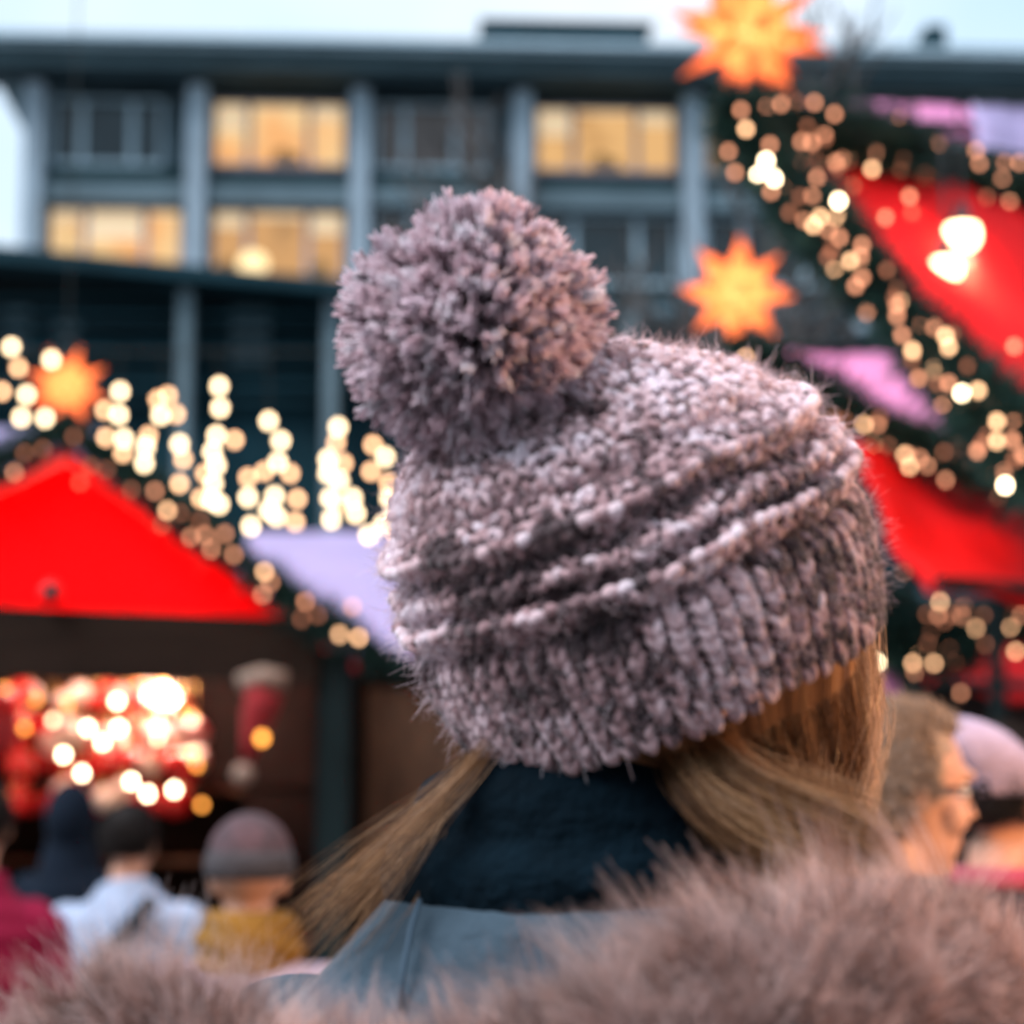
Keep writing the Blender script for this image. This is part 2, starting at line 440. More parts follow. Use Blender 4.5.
# rooftop plant
b = MB(); b.box(fu(484,40), fu(640,40), -1.3, 2, ZR+.003, ZR+.62); b.box(fu(478,40), fu(648,40), -1.45, 2.2, ZR+.625, ZR+.74); b.build('plant_room', M['steel_mid'], bld)
b = MB(); b.box(fu(690,40), uR, -1.2, 2, ZR+.003, ZR+.28); b.build('parapet', M['steel_mid'], bld)
b = MB(); b.box(fu(918,40), fu(938,40), -1.0, .2, ZR+.285, ZR+1.0); b.build('chimney', M['steel_dark'], bld)
rowsA = [(97,160), (206,273), (316,380), (424,488)]
zrow = [(zr(t), zr(bt)) for t, bt in rowsA]
for i, u in enumerate(bay):
    hw = .27
    b = MB(); b.box(u-hw, u+hw, -.35, .895, 0, ZR-.955); b.build('pier', M['pier'], bld, bevel=.03)
lit = {(0,1),(0,3),(1,0),(1,1)}
litm = []
for k, (c0, c1, st) in enumerate((((1,.58,.24),(.62,.32,.12),1.15), ((1,.66,.32),(1,.50,.2),1.35), ((.95,.52,.22),(.6,.34,.16),1.0))):
    m = bpy.data.materials.new('lit_room'); m.use_nodes = True; nt = m.node_tree; N = nt.nodes; L = nt.links; N.clear()
    tc = N.new('ShaderNodeTexCoord'); nz = N.new('ShaderNodeTexNoise'); nz.inputs['Scale'].default_value = .55+.2*k; nz.inputs['Detail'].default_value = 2
    L.new(tc.outputs['Object'], nz.inputs['Vector']); rp = N.new('ShaderNodeValToRGB'); rp.color_ramp.elements[0].position = .38; rp.color_ramp.elements[1].position = .56
    rp.color_ramp.elements[0].color = (*c1,1); rp.color_ramp.elements[1].color = (*c0,1); L.new(nz.outputs['Fac'], rp.inputs[0])
    e = N.new('ShaderNodeEmission'); e.inputs[1].default_value = st*.42; L.new(rp.outputs[0], e.inputs[0]); o_ = N.new('ShaderNodeOutputMaterial'); L.new(e.outputs[0], o_.inputs[0])
    litm.append(m)
blindm = mat('blind', (.75,.62,.45), .8, .1, 3, emit=(1,.70,.38), estr=.36); sillm = mat('sill_plants', (.10,.07,.03), .8, .3, 8, emit=(.6,.3,.1), estr=.12)  # emission stands in for room light on blinds and plants
for r_, (zt, zb) in enumerate(zrow):
    # spandrels per bay, slab edge
    for i in range(0, 7):
        x0 = (bay[i]+.273) if i >= 0 else uL+.503; x1 = bay[i+1]-.273
        if x1-x0 < .5: continue
        znext = zrow[r_+1][0] if r_+1 < len(zrow) else zb-1.6
        b = MB(); b.box(x0, x1, .35, .897, zb-.75, zb-.16); b.build('spandrel_panel', M['green_panel'], bld)
        b = MB(); b.box(x0, x1, -.1, .896, znext+.06, zb-.753); b.build('floor_slab', M['concrete'], bld)
        if i < 0: continue
        ww = x1-x0
        isl = (r_, i) in lit
        half = (r_ == 0 and i == 4)
        fr = MB(); fd = .45
        xa, xb = x0+.14, x1-(.14 if (isl or r_) else .75)
        f0 = .055
        fr.box(xa, xb, fd, fd+.14, zt-f0*1.6, zt); fr.box(xa, xb, fd-.06, fd+.14, zb-.155, zb)
        mull = [xa+.04, xa+(xb-xa)*.27, xa+(xb-xa)*.72, xb-.04]
        for q, mx in enumerate(mull):
            hw = .05 if q in (0,3) else .085
            fr.box(mx-hw, mx+hw, fd-.02, fd+.12, zb+.003, zt-f0*1.6-.003)
        wf = fr.build('window', M['frame_dark'] if isl else M['frame'], bld)
        pm = litm[(i+r_) % 3] if isl else (M['glass_brown'] if i in (2,5) else M['glass_dark'])
        for q in range(3):
            a0 = mull[q]+(.085 if q else .05)+.003; a1 = mull[q+1]-(.085 if q < 2 else .05)-.003
            mm = pm
            if half: mm = litm[2] if q == 0 else M['glass_dark']
            pb = MB(); pb.box(a0, a1, fd+.05, fd+.09, zb+.006, zt-f0*1.6-.006); pb.build('pane', mm, wf)
            if mm in litm:
                hb = (zt-zb)*(.08,.30,.16,.42,.05,.22)[(i*3+q+r_*2) % 6]
                pb = MB(); pb.box(a0+.01, a1-.01, fd+.02, fd+.04, zt-f0*1.6-hb, zt-f0*1.6-.01); pb.build('blind', blindm, wf)
                if (i+q+r_) % 2 == 0:
                    pb = MB(); cx_ = a0+(a1-a0)*(.3+.13*((i+q)%3)); pb.ell((cx_, fd+.035, zb+.2), (.26,.012,.30), 12); pb.box(cx_+.1, cx_+.55, fd+.025, fd+.045, zb+.02, zb+.32) if q == 1 else None; pb.build('sill_plant', sillm, wf)
# (blinds and silhouettes are added with the panes)
# interior things seen in lit rooms
b = MB(); b.ell((fu(252,262), .40, zr(262)), (.42,.05,.42), 16); lp = b.build('interior_lamp', emis('room_lamp', (1,.75,.4), 1.1), bld, True)

# ------------------------------------------------------------------ dark steel hall in front of the block
hall = thing('station_hall', (0,38,0), 'low dark steel and glass hall with horizontal louvres below the lit windows', 'building')
def hz(px, py): return pt(px, py, 38).z
def hx(px): return pt(px, 300, 38).x
b = MB(); b.box(hx(-300), hx(1500), .8, 7, 0, hz(300,322)); b.build('wall', M['steel_dark'], hall)
b = MB(); b.prism([(hx(-300),-.6,hz(0,232)),(hx(0),-.6,hz(0,253)),(hx(345),-.6,hz(345,287)),(hx(345),-.6,hz(345,300)),(hx(0),-.6,hz(0,268)),(hx(-300),-.6,hz(0,247))], (0,7,0)); b.build('roof', M['steel_dark'], hall)
for k in range(7):
    y = 292+k*17
    b = MB(); b.box(hx(-300), hx(1500), .3+.02*k, .62, hz(300,y+5), hz(300,y)); b.build('louvre', M['steel_mid'] if k%2 else M['steel_dark'], hall)
for px in (-120,186,332,470,628,770,930,1100):
    b = MB(); b.box(hx(px)-.13, hx(px)+.13, -.15, .25, 0, hz(px,290)); b.build('column', M['concrete'], hall, bevel=.02)
for k, (px, w_) in enumerate(((8,26),(60,24),(246,40),(398,30),(560,30),(655,22),(700,26),(745,18))):
    b = MB(); b.box(hx(px)-w_*.009, hx(px)+w_*.009, .64, .79, hz(px,345+9*(k%3)), hz(px,300+6*(k%2))); b.build('window', M['concrete'], hall)

# unseen block added behind the photographer to cut sky light from that side
ob = thing('office_building', (0,-27,0), 'dark unseen block added behind the viewer to shade the square', 'building')
b = MB(); b.box(-32,32,-12,0,0,19); b.build('wall', M['soffit'], ob)
for fl_ in range(5):
    for k in range(11):
        b = MB(); b.box(-30+k*4.3,-27.4+k*4.3,.004,.06,2.2+fl_*3.4,4.2+fl_*3.4); b.build('window', M['glass_dark'], ob)
# ------------------------------------------------------------------ bare tree
def bare_tree(px, Y, H, label, seed):
    r = random.Random(seed); p = pt(px, 800, Y); t = thing('bare_tree', (p.x, Y, 0), label, 'tree')
    tr = MB(); tr.tube([(0,0,0),(.1,0,H*.25),(.0,.1,H*.45),(.15,.1,H*.62)], [.30,.26,.2,.14], 10); tr.build('trunk', M['bark'], t, True)
    cr = MB()
    def br(p, d, l, rad, dep):
        q = p; pts = [p]; dd = d.copy()
        for k in range(3):
            dd = (dd+Vector((r.uniform(-.25,.25), r.uniform(-.25,.25), r.uniform(-.05,.2)))).normalized()
            q = q+dd*l/3; pts.append(q)
        cr.tube(pts, [rad, rad*.85, rad*.7, rad*.5], 6)
        if dep:
            for k in range(3 if dep > 1 else 4):
                s0 = pts[r.choice((1,2,3))]; nd = (dd+Vector((r.uniform(-.9,.9), r.uniform(-.9,.9), r.uniform(-.1,.6)))).normalized()
                br(s0, nd, l*.68, rad*.55, dep-1)
    for k in range(8):
        a = r.uniform(0,6.28); z = H*(.32+.30*k/8)
        br(Vector((.08,.05,z)), Vector((math.cos(a)*.8, math.sin(a)*.8, .75)).normalized(), H*.22, .13, 3)
    cr.build('crown', M['bark'], t, True)
bare_tree(668, 24, 10.5, 'bare leafless tree in front of the office block beside the upper star', 4)

# ------------------------------------------------------------------ bulbs
bm_v, bm_f = ell((0,0,0), (1,1,1.25), 12)
bulb_me = {}
def bulb(parent, p, kind, r=.0135):
    key = (kind, round(r,4))
    if key not in bulb_me:
        mb = MB(); mb.ell((0,0,0), (r,r,r*1.2), 12); o = mb.build('bulb', BULB[kind], parent, True); bulb_me[key] = o.data
    else:
        o = obj('bulb', bulb_me[key], parent)
    o.location = p
    return o

def greenery(path, rad, n, needle=.05, seed=0):
    """fir garland: many needle sprigs around a path"""
    r = np.random.default_rng(seed)
    P = np.array([tuple(p) for p in path]); seg = np.linalg.norm(np.diff(P, axis=0), axis=1); cum = np.concatenate([[0], np.cumsum(seg)])
    s = r.uniform(0, cum[-1], n); C = np.stack([np.interp(s, cum, P[:,k]) for k in range(3)], 1)
    D = r.normal(size=(n,3)); D /= np.linalg.norm(D, axis=1, keepdims=True)
    env = (.75+.35*np.sin(s*7+seed)+.2*np.sin(s*17))[:,None]
    a = C+D*rad*r.uniform(0,.75,size=(n,1))*env
    e = a+(D+r.normal(size=(n,3))*.5)*needle*r.uniform(.6,1.3,size=(n,1))
    PP = np.stack([a, a*.5+e*.5+np.array([0,0,.004]), e], 1)
    return strands(PP, np.array([.0045,.0045,.001]), r.uniform(0,1,n))

def garland(name, label, pathpx, rad, n, bulbs, kindmap=None, seed=0, front=.12, br=.0135, group=None):
    path = [pt(*p) for p in pathpx]
    root = thing(name, path[0], label, 'garland', group=group)
    V, Fq, t = greenery(path, rad, n, .055, seed)
    V = V-np.array(tuple(path[0]))
    g_ = obj('greenery', new_mesh('greenery', V, Fq, NEEDLE, False, t), root)
    w_ = MB(); w_.tube([p-path[0] for p in path], .012, 8); w_.build('wire', M['wire'], root, True)
    xs = np.array([p[0]+p[1]*.35 for p in pathpx]); Ys = np.array([p[2] for p in pathpx])
    for i, (px, py, k) in enumerate(bulbs):
        Y = float(np.interp(px+py*.35, xs, Ys))-front-.05*math.sin(i*2.1)
        bulb(root, pt(px, py, Y)-path[0], k, br)
    return root

Z3 = lambda zx, zy: (zx*.41, 330+zy*.41)
Z2 = lambda zx, zy: (512+zx*.5, zy*.5)
Z5 = lambda zx, zy: (700+zx*.3612, 330+zy*.3612)
Z4 = lambda zx, zy: (zx*.41, 640+zy*.41)

# ------------------------------------------------------------------ left stall with red gable
YS = 10.0
def X(px, Y=YS): return pt(px, 700, Y).x
def Z(py, Y=YS): return pt(512, py, Y).z
stall = thing('market_stall', (X(60), YS, 0), 'wooden market stall with glowing red gable canopy and bright display at left', 'market stall')
def L0(px, py, Y=YS, dy=0): p = pt(px, py, Y); return Vector((p.x-X(60), p.y-YS+dy, p.z))
apex = L0(66,446); re = L0(340,648); le = L0(-262,600)
b = MB(); b.prism([L0(66,462,dy=.02), L0(292,616,dy=.02), L0(292,618,dy=.02), L0(-230,596,dy=.02), L0(-230,592,dy=.02)], (0,.02,0)); b.build('gable_panel', M['redglow'], stall)
# roof slopes run back 1.8 m
b = MB(); b.prism([apex, re, re-Vector((0,0,.05)), apex-Vector((0,0,.05))], (0,1.8,0)); b.build('roof_slope', M['red'], stall)
b = MB(); b.prism([apex+Vector((-.003,0,0)), le, le-Vector((0,0,.05)), apex-Vector((.003,0,.05))], (0,1.8,0)); b.build('roof_slope', M['red'], stall)
b = MB(); b.prism([L0(-250,598,dy=-.06), L0(318,620,dy=-.06), L0(318,684,dy=-.06), L0(-250,676,dy=-.06)], (0,.07,0)); b.build('fascia', M['wood_fascia'], stall)
for px in (-240, 334):
    b = MB(); x = X(px)-X(60); b.box(x-.075, x+.075, -.02, .12, 0, Z(650)); b.build('post', M['post_dark'], stall, bevel=.01)
    b = MB(); b.box(x-.06, x+.06, 1.6, 1.72, 0, Z(640)); b.build('post', M['post_dark'], stall)
xa, xb = X(-235)-X(60), X(312)-X(60)
b = MB(); b.box(xa, xb, 1.50, 1.56, 0, 2.35); b.build('back_wall', M['wood_dark'], stall)
b = MB(); b.box(xa, xb, .03, .55, .86, .92); b.build('counter', M['wood_brown'], stall, bevel=.01)
b = MB(); b.box(xa, xb, .06, .09, .0, .857); b.build('counter_front', M['wood_dark'], stall)
for x in (xa-.03, xb+.003):
    b = MB(); b.box(x, x+.027, .13, 1.49, 0, 2.3); b.build('side_wall', M['wood_dark'], stall)
for z in (1.25, 1.62):
    b = MB(); b.box(xa+.01, xb-.01, 1.2, 1.497, z, z+.025); b.build('shelf', M['wood_brown'], stall)
light('stall_roof_light', 'POINT', (.0, .6, 2.62), 30, (1,.75,.6), .1, stall)
light('stall_light', 'POINT', (.35, .85, 2.12), 34, (1,.60,.48), .06, stall)
# knob-like floodlight on the fascia
fl = thing('floodlight', pt(52,592,YS-.1), 'small dark floodlight on the fascia under the red gable', 'lamp')
b = MB(); b.tube([(0,.04,-.05),(0,0,0)], [.012,.012], 8); b.build('bracket', M['metal'], fl, True)
b = MB(); b.tube([(0,.0,0.04),(0,-.02,0),(0,-.03,-.03)], [.03,.05,.055], 14); b.build('housing', M['metal'], fl, True)

gl = [Z3(*p)+(k,) for *p, k in [(378,393,2),(408,440,1),(440,447,3),(395,475,3),(488,465,3),(465,505,2),(500,500,2),(515,535,2),(548,497,2),(570,548,2),(645,590,1),(660,615,2),(640,645,2),(745,662,2),(735,705,3),(775,695,3),(860,675,2),(828,743,1),(875,750,1),(180,260,3),(35,348,2),(105,290,3),(220,332,3),(195,372,3),(320,390,3),(60,300,3),(260,340,3)]]
garland('fir_garland', 'dark fir garland with amber bulbs along the left red gable', [(-150,540,YS-.08),(0,462,YS-.08),(66,430,YS-.08),(150,486,YS-.08),(215,540,YS-.08),(300,606,YS-.08),(395,668,YS-.08)], .10, 9000, gl, seed=2)

# ---- display inside the stall
def bauble_proto():
    t = thing('bauble', (0,0,0), 'x', 'bauble')
    b = MB(); b.ell((0,0,0), (.045,.045,.045), 16); b.build('ball', M['bauble_red'], t, True)
    b = MB(); b.tube([(0,0,.043),(0,0,.06)], [.012,.010], 10); b.tube([(0,0,.06),(0,0,.30)], .0012, 5); b.build('cap', M['gold'], t, True)
    return t
bp_r = bauble_proto()
bp_w = bpy.data.objects.new('bauble', None); COL.objects.link(bp_w)
for ch in bp_r.children:
    c = ch.copy(); c.data = ch.data.copy(); COL.objects.link(c); c.parent = bp_w
    if c.name.startswith('ball'): c.data.materials[0] = M['bauble_white']
def dup(root):
    r_ = root.copy(); COL.objects.link(r_)
    for ch in root.children:
        c = ch.copy(); COL.objects.link(c); c.parent = r_
    return r_
rr = random.Random(11); usedr = usedw = False
for i in range(64):
    row, colm = divmod(i, 16)
    px = 8+colm*12.5+rr.uniform(-5,5); py = 700+row*33+rr.uniform(-9,9)
    if (px-120)**2/95**2+(py-755)**2/68**2 > 1 and px > 40: continue
    white = rr.random() < (.62 if 60 < px < 200 else .25)
    if white: o = bp_w if not usedw else dup(bp_w); usedw = True
    else: o = bp_r if not usedr else dup(bp_r); usedr = True
    o.location = pt(px, py, 10.85+rr.uniform(-.15,.25)); s_ = rr.uniform(1.1,1.75); o.scale = (s_,)*3
    if white: tag(o, 'cream white bauble hanging in the bright left stall display', 'bauble', 'white baubles in the left stall')
    else: tag(o, 'red bauble hanging in the bright left stall display', 'bauble', 'red baubles in the left stall')
ds = thing('display_light_string', pt(120,700,10.5), 'string of glowing bulbs around the goods in the left stall', 'light string')
q0 = pt(120,700,10.5)
pts_ = [Z4(*p)+(k,) for *p, k in [(10,120,5),(88,145,5),(165,155,5),(130,195,4),(215,215,0),(285,150,0),(290,215,0),(155,280,0),(200,325,0),(320,345,0),(360,375,0),(425,365,0),(440,175,5),(470,275,5),(480,305,5),(492,402,5),(60,215,5),(250,250,0),(385,240,4)]]
for i, (px, py, k) in enumerate(pts_): bulb(ds, pt(px, py, 10.45)-q0, k, .016 if k == 0 else .0145)
b = MB(); b.tube([pt(px, py+2, 10.47)-q0 for px, py, k in pts_[:4]+pts_[12:16]], .004, 6); b.build('cord', M['wire'], ds, True)
# red cloth at far left of the stall, striped goods
b = MB()
for k in range(8): b.tube([pt(-70+k*12, 690+6*(k%2), 10.3), pt(-72+k*12, 750, 10.3)], .04, 8)
tag(b.build('red_curtain', M['bauble_red'], smooth=True), 'short red curtain hanging at the far left edge of the stall', 'curtain')
# santa hat hanging upside down
sh0 = pt(260,680,9.85); sh = thing('santa_hat', sh0, 'red santa hat with cream brim hung upside down in the stall', 'hat')
b = MB(); b.tube([pt(265,690,9.85)-sh0, pt(258,715,9.85)-sh0, pt(252,740,9.85)-sh0, pt(246,764,9.85)-sh0], [.085,.075,.05,.02], 16); b.build('cone', mat('red_felt', (.22,.008,.012), .9, .2, 20), sh, True)
V_, F_ = tube([pt(240,683,9.85)-sh0, pt(262,677,9.83)-sh0, pt(286,681,9.85)-sh0], [.045,.05,.045], 12); b = MB(); b.add(V_, F_); b.build('brim', mat('cream_fluff', (.26,.19,.15), .95, .2, 20, .8, 60), sh, True)
b = MB(); b.ell(pt(243,774,9.85)-sh0, (.05,.05,.05), 14); b.build('pompom', mat('cream_fluff', (.26,.19,.15), .95, .2, 20, .8, 60), sh, True)
b = MB(); b.tube([(0,0,0),(0,0,.18)], .002, 5); b.build('hanging_loop', M['wire'], sh)
hl = thing('hanging_bulb', pt(262,738,9.7), 'single amber bulb glowing beside the santa hat', 'lamp')
bulb(hl, Vector((0,0,0)), 5, .02); b = MB(); b.tube([(0,0,.025),(0,0,.05)], .01, 8); b.tube([(0,0,.05),(0,0,.3)], .002, 5); b.build('socket', M['metal'], hl)

# ------------------------------------------------------------------ huts behind
def hut(label, px0, px1, Y, ridge_py, eave_py, roofm, wallm, depth=2.4, ridge_shift=.9):
    x0, x1 = X(px0,Y), X(px1,Y); zr_, ze = Z(ridge_py,Y+ridge_shift), Z(eave_py,Y-.2)
    t = thing('market_hut', ((x0+x1)/2, Y, 0), label, 'market hut'); hw = (x1-x0)/2
    b = MB(); b.box(-hw+.1, hw-.1, 0, depth-.3, 0, ze-.02); b.build('wall', wallm, t)
    b = MB(); b.prism([(-hw,-.2,ze),(-hw,ridge_shift,zr_),(-hw,ridge_shift,zr_-.05),(-hw,-.2,ze-.05)], (2*hw,0,0)); b.build('roof_slope', roofm, t)
    b = MB(); b.prism([(-hw,ridge_shift+.003,zr_),(-hw,depth,ze),(-hw,depth,ze-.05),(-hw,ridge_shift+.003,zr_-.05)], (2*hw,0,0)); b.build('roof_slope', roofm, t)
    return t, hw, ze
h2, hw2, ze2 = hut('brown wooden hut with lavender canvas roof right of the red gable stall', 225, 640, 11.2, 532, 648, M['lav'], M['wood_dark'])
b = MB(); x = X(412,11.2)-h2.location.x
b.box(x-.24, x+.3, -.05, -.003, .3, Z(688,11.2)); b.build('shutter', M['wood_brown'], h2, bevel=.01)
hut('dark hut with lavender roof behind the far left gable', -260, 62, 12.6, 428, 520, M['lav'], M['wood_dark'])

# ------------------------------------------------------------------ cream light strands between the stalls
grp = {}
raw = [(28,42),(45,92),(125,72),(65,158),(5,150),(52,213),(110,215),(293,150),(255,195),(290,207),(258,262),(302,265),(362,258),(385,170),(410,160),(392,208),(430,205),(355,285),(300,300),(352,325),(438,278),(447,315),(438,375),(535,137),(537,190),(528,257),(572,268),(518,297),(528,330),(500,350),(520,375),(490,410),(515,415),(535,425),(655,222),(685,270),(678,322),(645,345),(605,360),(708,350),(605,408),(670,405),(725,412),(655,440),(675,455),(612,478),(720,468),(825,237),(820,275),(800,315),(838,325),(800,350),(828,368),(805,410),(860,410),(825,425),(868,448),(808,462),(910,280),(940,310),(905,345),(948,373),(950,410),(960,455),(935,475),(900,500),(968,500)]
dimset = {(45,92),(385,170),(410,160),(430,205),(362,258),(447,315),(438,375),(300,300),(708,350),(720,468),(605,360),(255,195),(258,262),(820,275),(905,345),(910,280),(500,350),(572,268)}
cols = [(50,'leftmost'),(290,'b'),(390,'c'),(440,'d'),(525,'e'),(655,'f'),(820,'g'),(940,'h')]
lab = {50:'strand of cream bulbs hanging over the leftmost orange star', 290:'strand of cream bulbs just right of the leftmost star', 390:'short strand of pinkish cream bulbs above the garland',
       440:'sparse strand of three dim cream bulbs left of the tallest strand', 525:'tallest strand of bright cream bulbs above the red gable edge', 655:'wide strand of cream bulbs over the lavender roof ridge',
       820:'dense strand of cream bulbs left of the hat pompom', 940:'strand of cream bulbs touching the woolly hat outline'}
YL = 9.6
for zx, zy in raw:
    c = min(cols, key=lambda q: abs(q[0]-zx))[0]; grp.setdefault(c, []).append((zx, zy))
cabz = pt(512, 352, YL).z
for c, bl in grp.items():
    bl.sort(key=lambda q: q[1]); top = pt(*Z3(c, bl[0][1]-30), YL); top.z = cabz
    t = thing('light_strand', top, lab[c], 'fairy lights', group='cream fairy light strands')
    b = MB(); b.tube([Vector((0,0,0))]+[pt(*Z3(zx,zy), YL+.02)-top for zx, zy in bl], .003, 5); b.build('cord', M['wire'], t)
    for i, (zx, zy) in enumerate(bl):
        k = 1 if (zx, zy) in dimset or i % 5 == 3 else 4
        bulb(t, pt(*Z3(zx,zy), YL-.03*(i%2))-top, k, .0195 if k == 4 else .0170)
b = MB(); n_ = 20; A_, B_ = pt(-400,352,YL), pt(980,352,YL)
b.tube([A_.lerp(B_, k/n_)+Vector((0,0,-.0*math.sin(math.pi*k/n_))) for k in range(n_+1)], .004, 6)
tag(b.build('overhead_cable', M['wire'], smooth=True), 'thin dark cable carrying the cream light strands', 'cable')

# ------------------------------------------------------------------ stars
def star(px, py, Y, size, label, seed, power, rot):
    c = pt(px, py, Y); t = thing('star_lantern', c, label, 'star lantern')
    m = mat('star_paper', (.95,.37,.17), .6, .08, 9, transl=.92)
    nt = m.node_tree
    # moravian star: pyramids on the 18 squares and 8 triangles of a rhombicuboctahedron
    dirs = []
    for a in (-1,0,1):
        for b_ in (-1,0,1):
            for d in (-1,0,1):
                if a or b_ or d: dirs.append(Vector((a,b_,d)).normalized())
    V = []; Fs = []; rc = size*(.36 if seed == 1 else .44)
    Rm = Euler(rot).to_matrix()
    V = []; Fs = []
    for d in dirs:
        nz = sum(abs(c_) > .01 for c_ in d); n = 3 if nz == 3 else 4
        u = d.orthogonal().normalized(); v = d.cross(u); off = 0
        if n == 4:
            k = [Vector((1,0,0)),Vector((0,1,0)),Vector((0,0,1))]
            e = next(q for q in k if abs(q.dot(d)) < .01) if nz == 2 else k[(max(range(3), key=lambda i_: abs(d[i_]))+1)%3]
            u = (e-d*e.dot(d)).normalized(); v = d.cross(u); off = math.pi/4
        else:
            u = (Vector((0,0,math.copysign(1, d.z)))-d*abs(d.z)).normalized(); v = d.cross(u); off = math.pi if False else 0
            off = math.pi
        wr_ = .505 if n == 4 else .41
        base = [Rm @ (d*rc*.90+(u*math.cos(off+2*math.pi*i_/n)+v*math.sin(off+2*math.pi*i_/n))*rc*wr_) for i_ in range(n)]
        ln = size*(1.0 if n == 4 else .86)
        tip = Rm @ (d*ln)
        q = len(V); V += base+[tip]
        for i_ in range(n): Fs.append((q+i_, q+(i_+1)%n, q+n))
    mb = MB(); mb.v = [tuple(v) for v in V]; mb.f = Fs; mb.build('paper_points', m, t)
    b = MB(); b.tube([(0,0,size*.9),(0,0,size*1.06)], [.012,.02], 10); b.tube([(0,0,size*1.06),(0,0,3.2)], .004, 6); b.build('cord', M['wire'], t)
    b = MB(); b.ell((0,0,0), (.03,.03,.035), 12); b.build('inner_bulb', emis('star_bulb', (1,.6,.25), 1.0), t, True)
    light('star_light', 'POINT', (0,0,0), power, (1,.66,.40), size*.30, t)
star(750, 32, 8.0, .345, 'large orange paper star at the top against the roof edge', 1, 5.0, (R(8),R(10),R(12)))
star(737, 293, 9.0, .262, 'orange paper star hanging just above the woolly hat', 2, 4.4, (R(4),R(3),R(5)))
star(67, 386, 11.0, .225, 'orange paper star above the left red gable stall', 3, 3.6, (R(12),R(16),R(20)))

# ------------------------------------------------------------------ right canopies
def slab(name, m, parent, corners, th=.03, sag=.05, n=30, wr=.03, seed=0):
    """corners A(top-left) B(top-right) C(bottom-right) D(bottom-left)"""
    A, B_, C_, D = [Vector(c) for c in corners]; nr = (B_-A).cross(D-A).normalized()
    V = []; r = random.Random(seed)
    for side in (0,1):
        for i in range(n+1):
            for j in range(n+1):
                u, v = j/n, i/n
                p = (A*(1-u)+B_*u)*(1-v)+(D*(1-u)+C_*u)*v
                p = p+Vector((0,0,-sag*4*u*(1-u)*(.4+.6*v)-sag*2*v*(1-v)))+nr*(wr*math.sin(u*9+v*4+seed)+wr*.5*math.sin(v*13-u*5)+(.012 if j % 5 == 0 else 0))+nr*(th*side)
                V.append(p)
    Fs = []; q = (n+1)**2; ix = lambda i, j, s: s*q+i*(n+1)+j
    for i in range(n):
        for j in range(n):
            Fs.append((ix(i,j,0), ix(i,j+1,0), ix(i+1,j+1,0), ix(i+1,j,0))); Fs.append((ix(i,j,1), ix(i+1,j,1), ix(i+1,j+1,1), ix(i,j+1,1)))
    for k in range(n):
        for (a, b_) in ((ix(0,k,0),ix(0,k+1,0)),(ix(n,k+1,0),ix(n,k,0)),(ix(k+1,0,0),ix(k,0,0)),(ix(k,n,0),ix(k+1,n,0))): Fs.append((a, a+q, b_+q, b_))
    mb = MB(); mb.v = [tuple(v) for v in V]; mb.f = Fs
    return mb.build(name, m, parent, True)

def canopy(label, A, B_, C_, D, m, th=.03, sag=.04, seed=0, posts=True, cat='canopy'):
    P = [pt(*q) for q in (A,B_,C_,D)]
    base = Vector((P[1].x, P[1].y, 0)); t = thing('market_canopy', base, label, cat)
    Q = [p-base for p in P]
    slab('canvas', m, t, Q, th, sag, seed=seed, wr=.03 if m is M['red'] else .008)
    b = MB(); b.tube([Q[0], Q[1]], .03, 8); b.build('ridge_beam', M['post_dark'], t)
    b = MB(); b.tube([Q[3], Q[2]], .025, 8); b.build('eave_beam', M['post_dark'], t)
    if posts:
        for p in (Q[1], Q[2]):
            b = MB(); b.tube([(p.x,p.y,0), (p.x,p.y,p.z-.02)], .035, 8); b.build('post', M['post_dark'], t)
    return t
# nearest: red, sloping down towards the right
c1 = canopy('large red canvas canopy with two bright lamps at upper right', (742,140,7.0), (1180,235,8.3), (1310,560,7.1), (1035,470,6.05), M['red'], seed=1)
# pink and lavender roofs further back
canopy('thin pink canopy strip beyond the top garland', (776,97,9.5), (1140,104,10.2), (1150,128,9.9), (800,124,9.2), M['pink'], seed=2)
canopy('lavender canopy corner at the right edge above the large red canvas', (974,100,9.0), (1190,110,9.9), (1190,190,9.3), (985,152,8.6), M['lav'], seed=3)
canopy('pink sagging canopy between the two red canvases', (772,348,9.4), (905,350,9.9), (990,442,9.0), (880,428,8.7), M['pink'], seed=4, sag=.02)
canopy('middle red canvas canopy dipping below the pink one', (850,440,7.9), (1120,500,8.6), (1150,600,8.0), (938,582,7.3), M['red'], seed=5, sag=.06)
canopy('small red awning low at the right edge behind the capped person', (925,640,10.5), (1100,640,11), (1100,688,10.6), (935,684,10.0), M['red'], seed=6)
# dark hut below the canopies
t, hw_, ze_ = hut('dark timber hut beneath the right red canopies', 690, 1500, 11.4, 590, 640, M['steel_dark'], M['wood_dark'])
b = MB(); b.box(X(885,11.4)-t.location.x-.06, X(885,11.4)-t.location.x+.06, -.06, -.003, 1.2, Z(630,11.4)); b.build('banner', M['pink'], t)
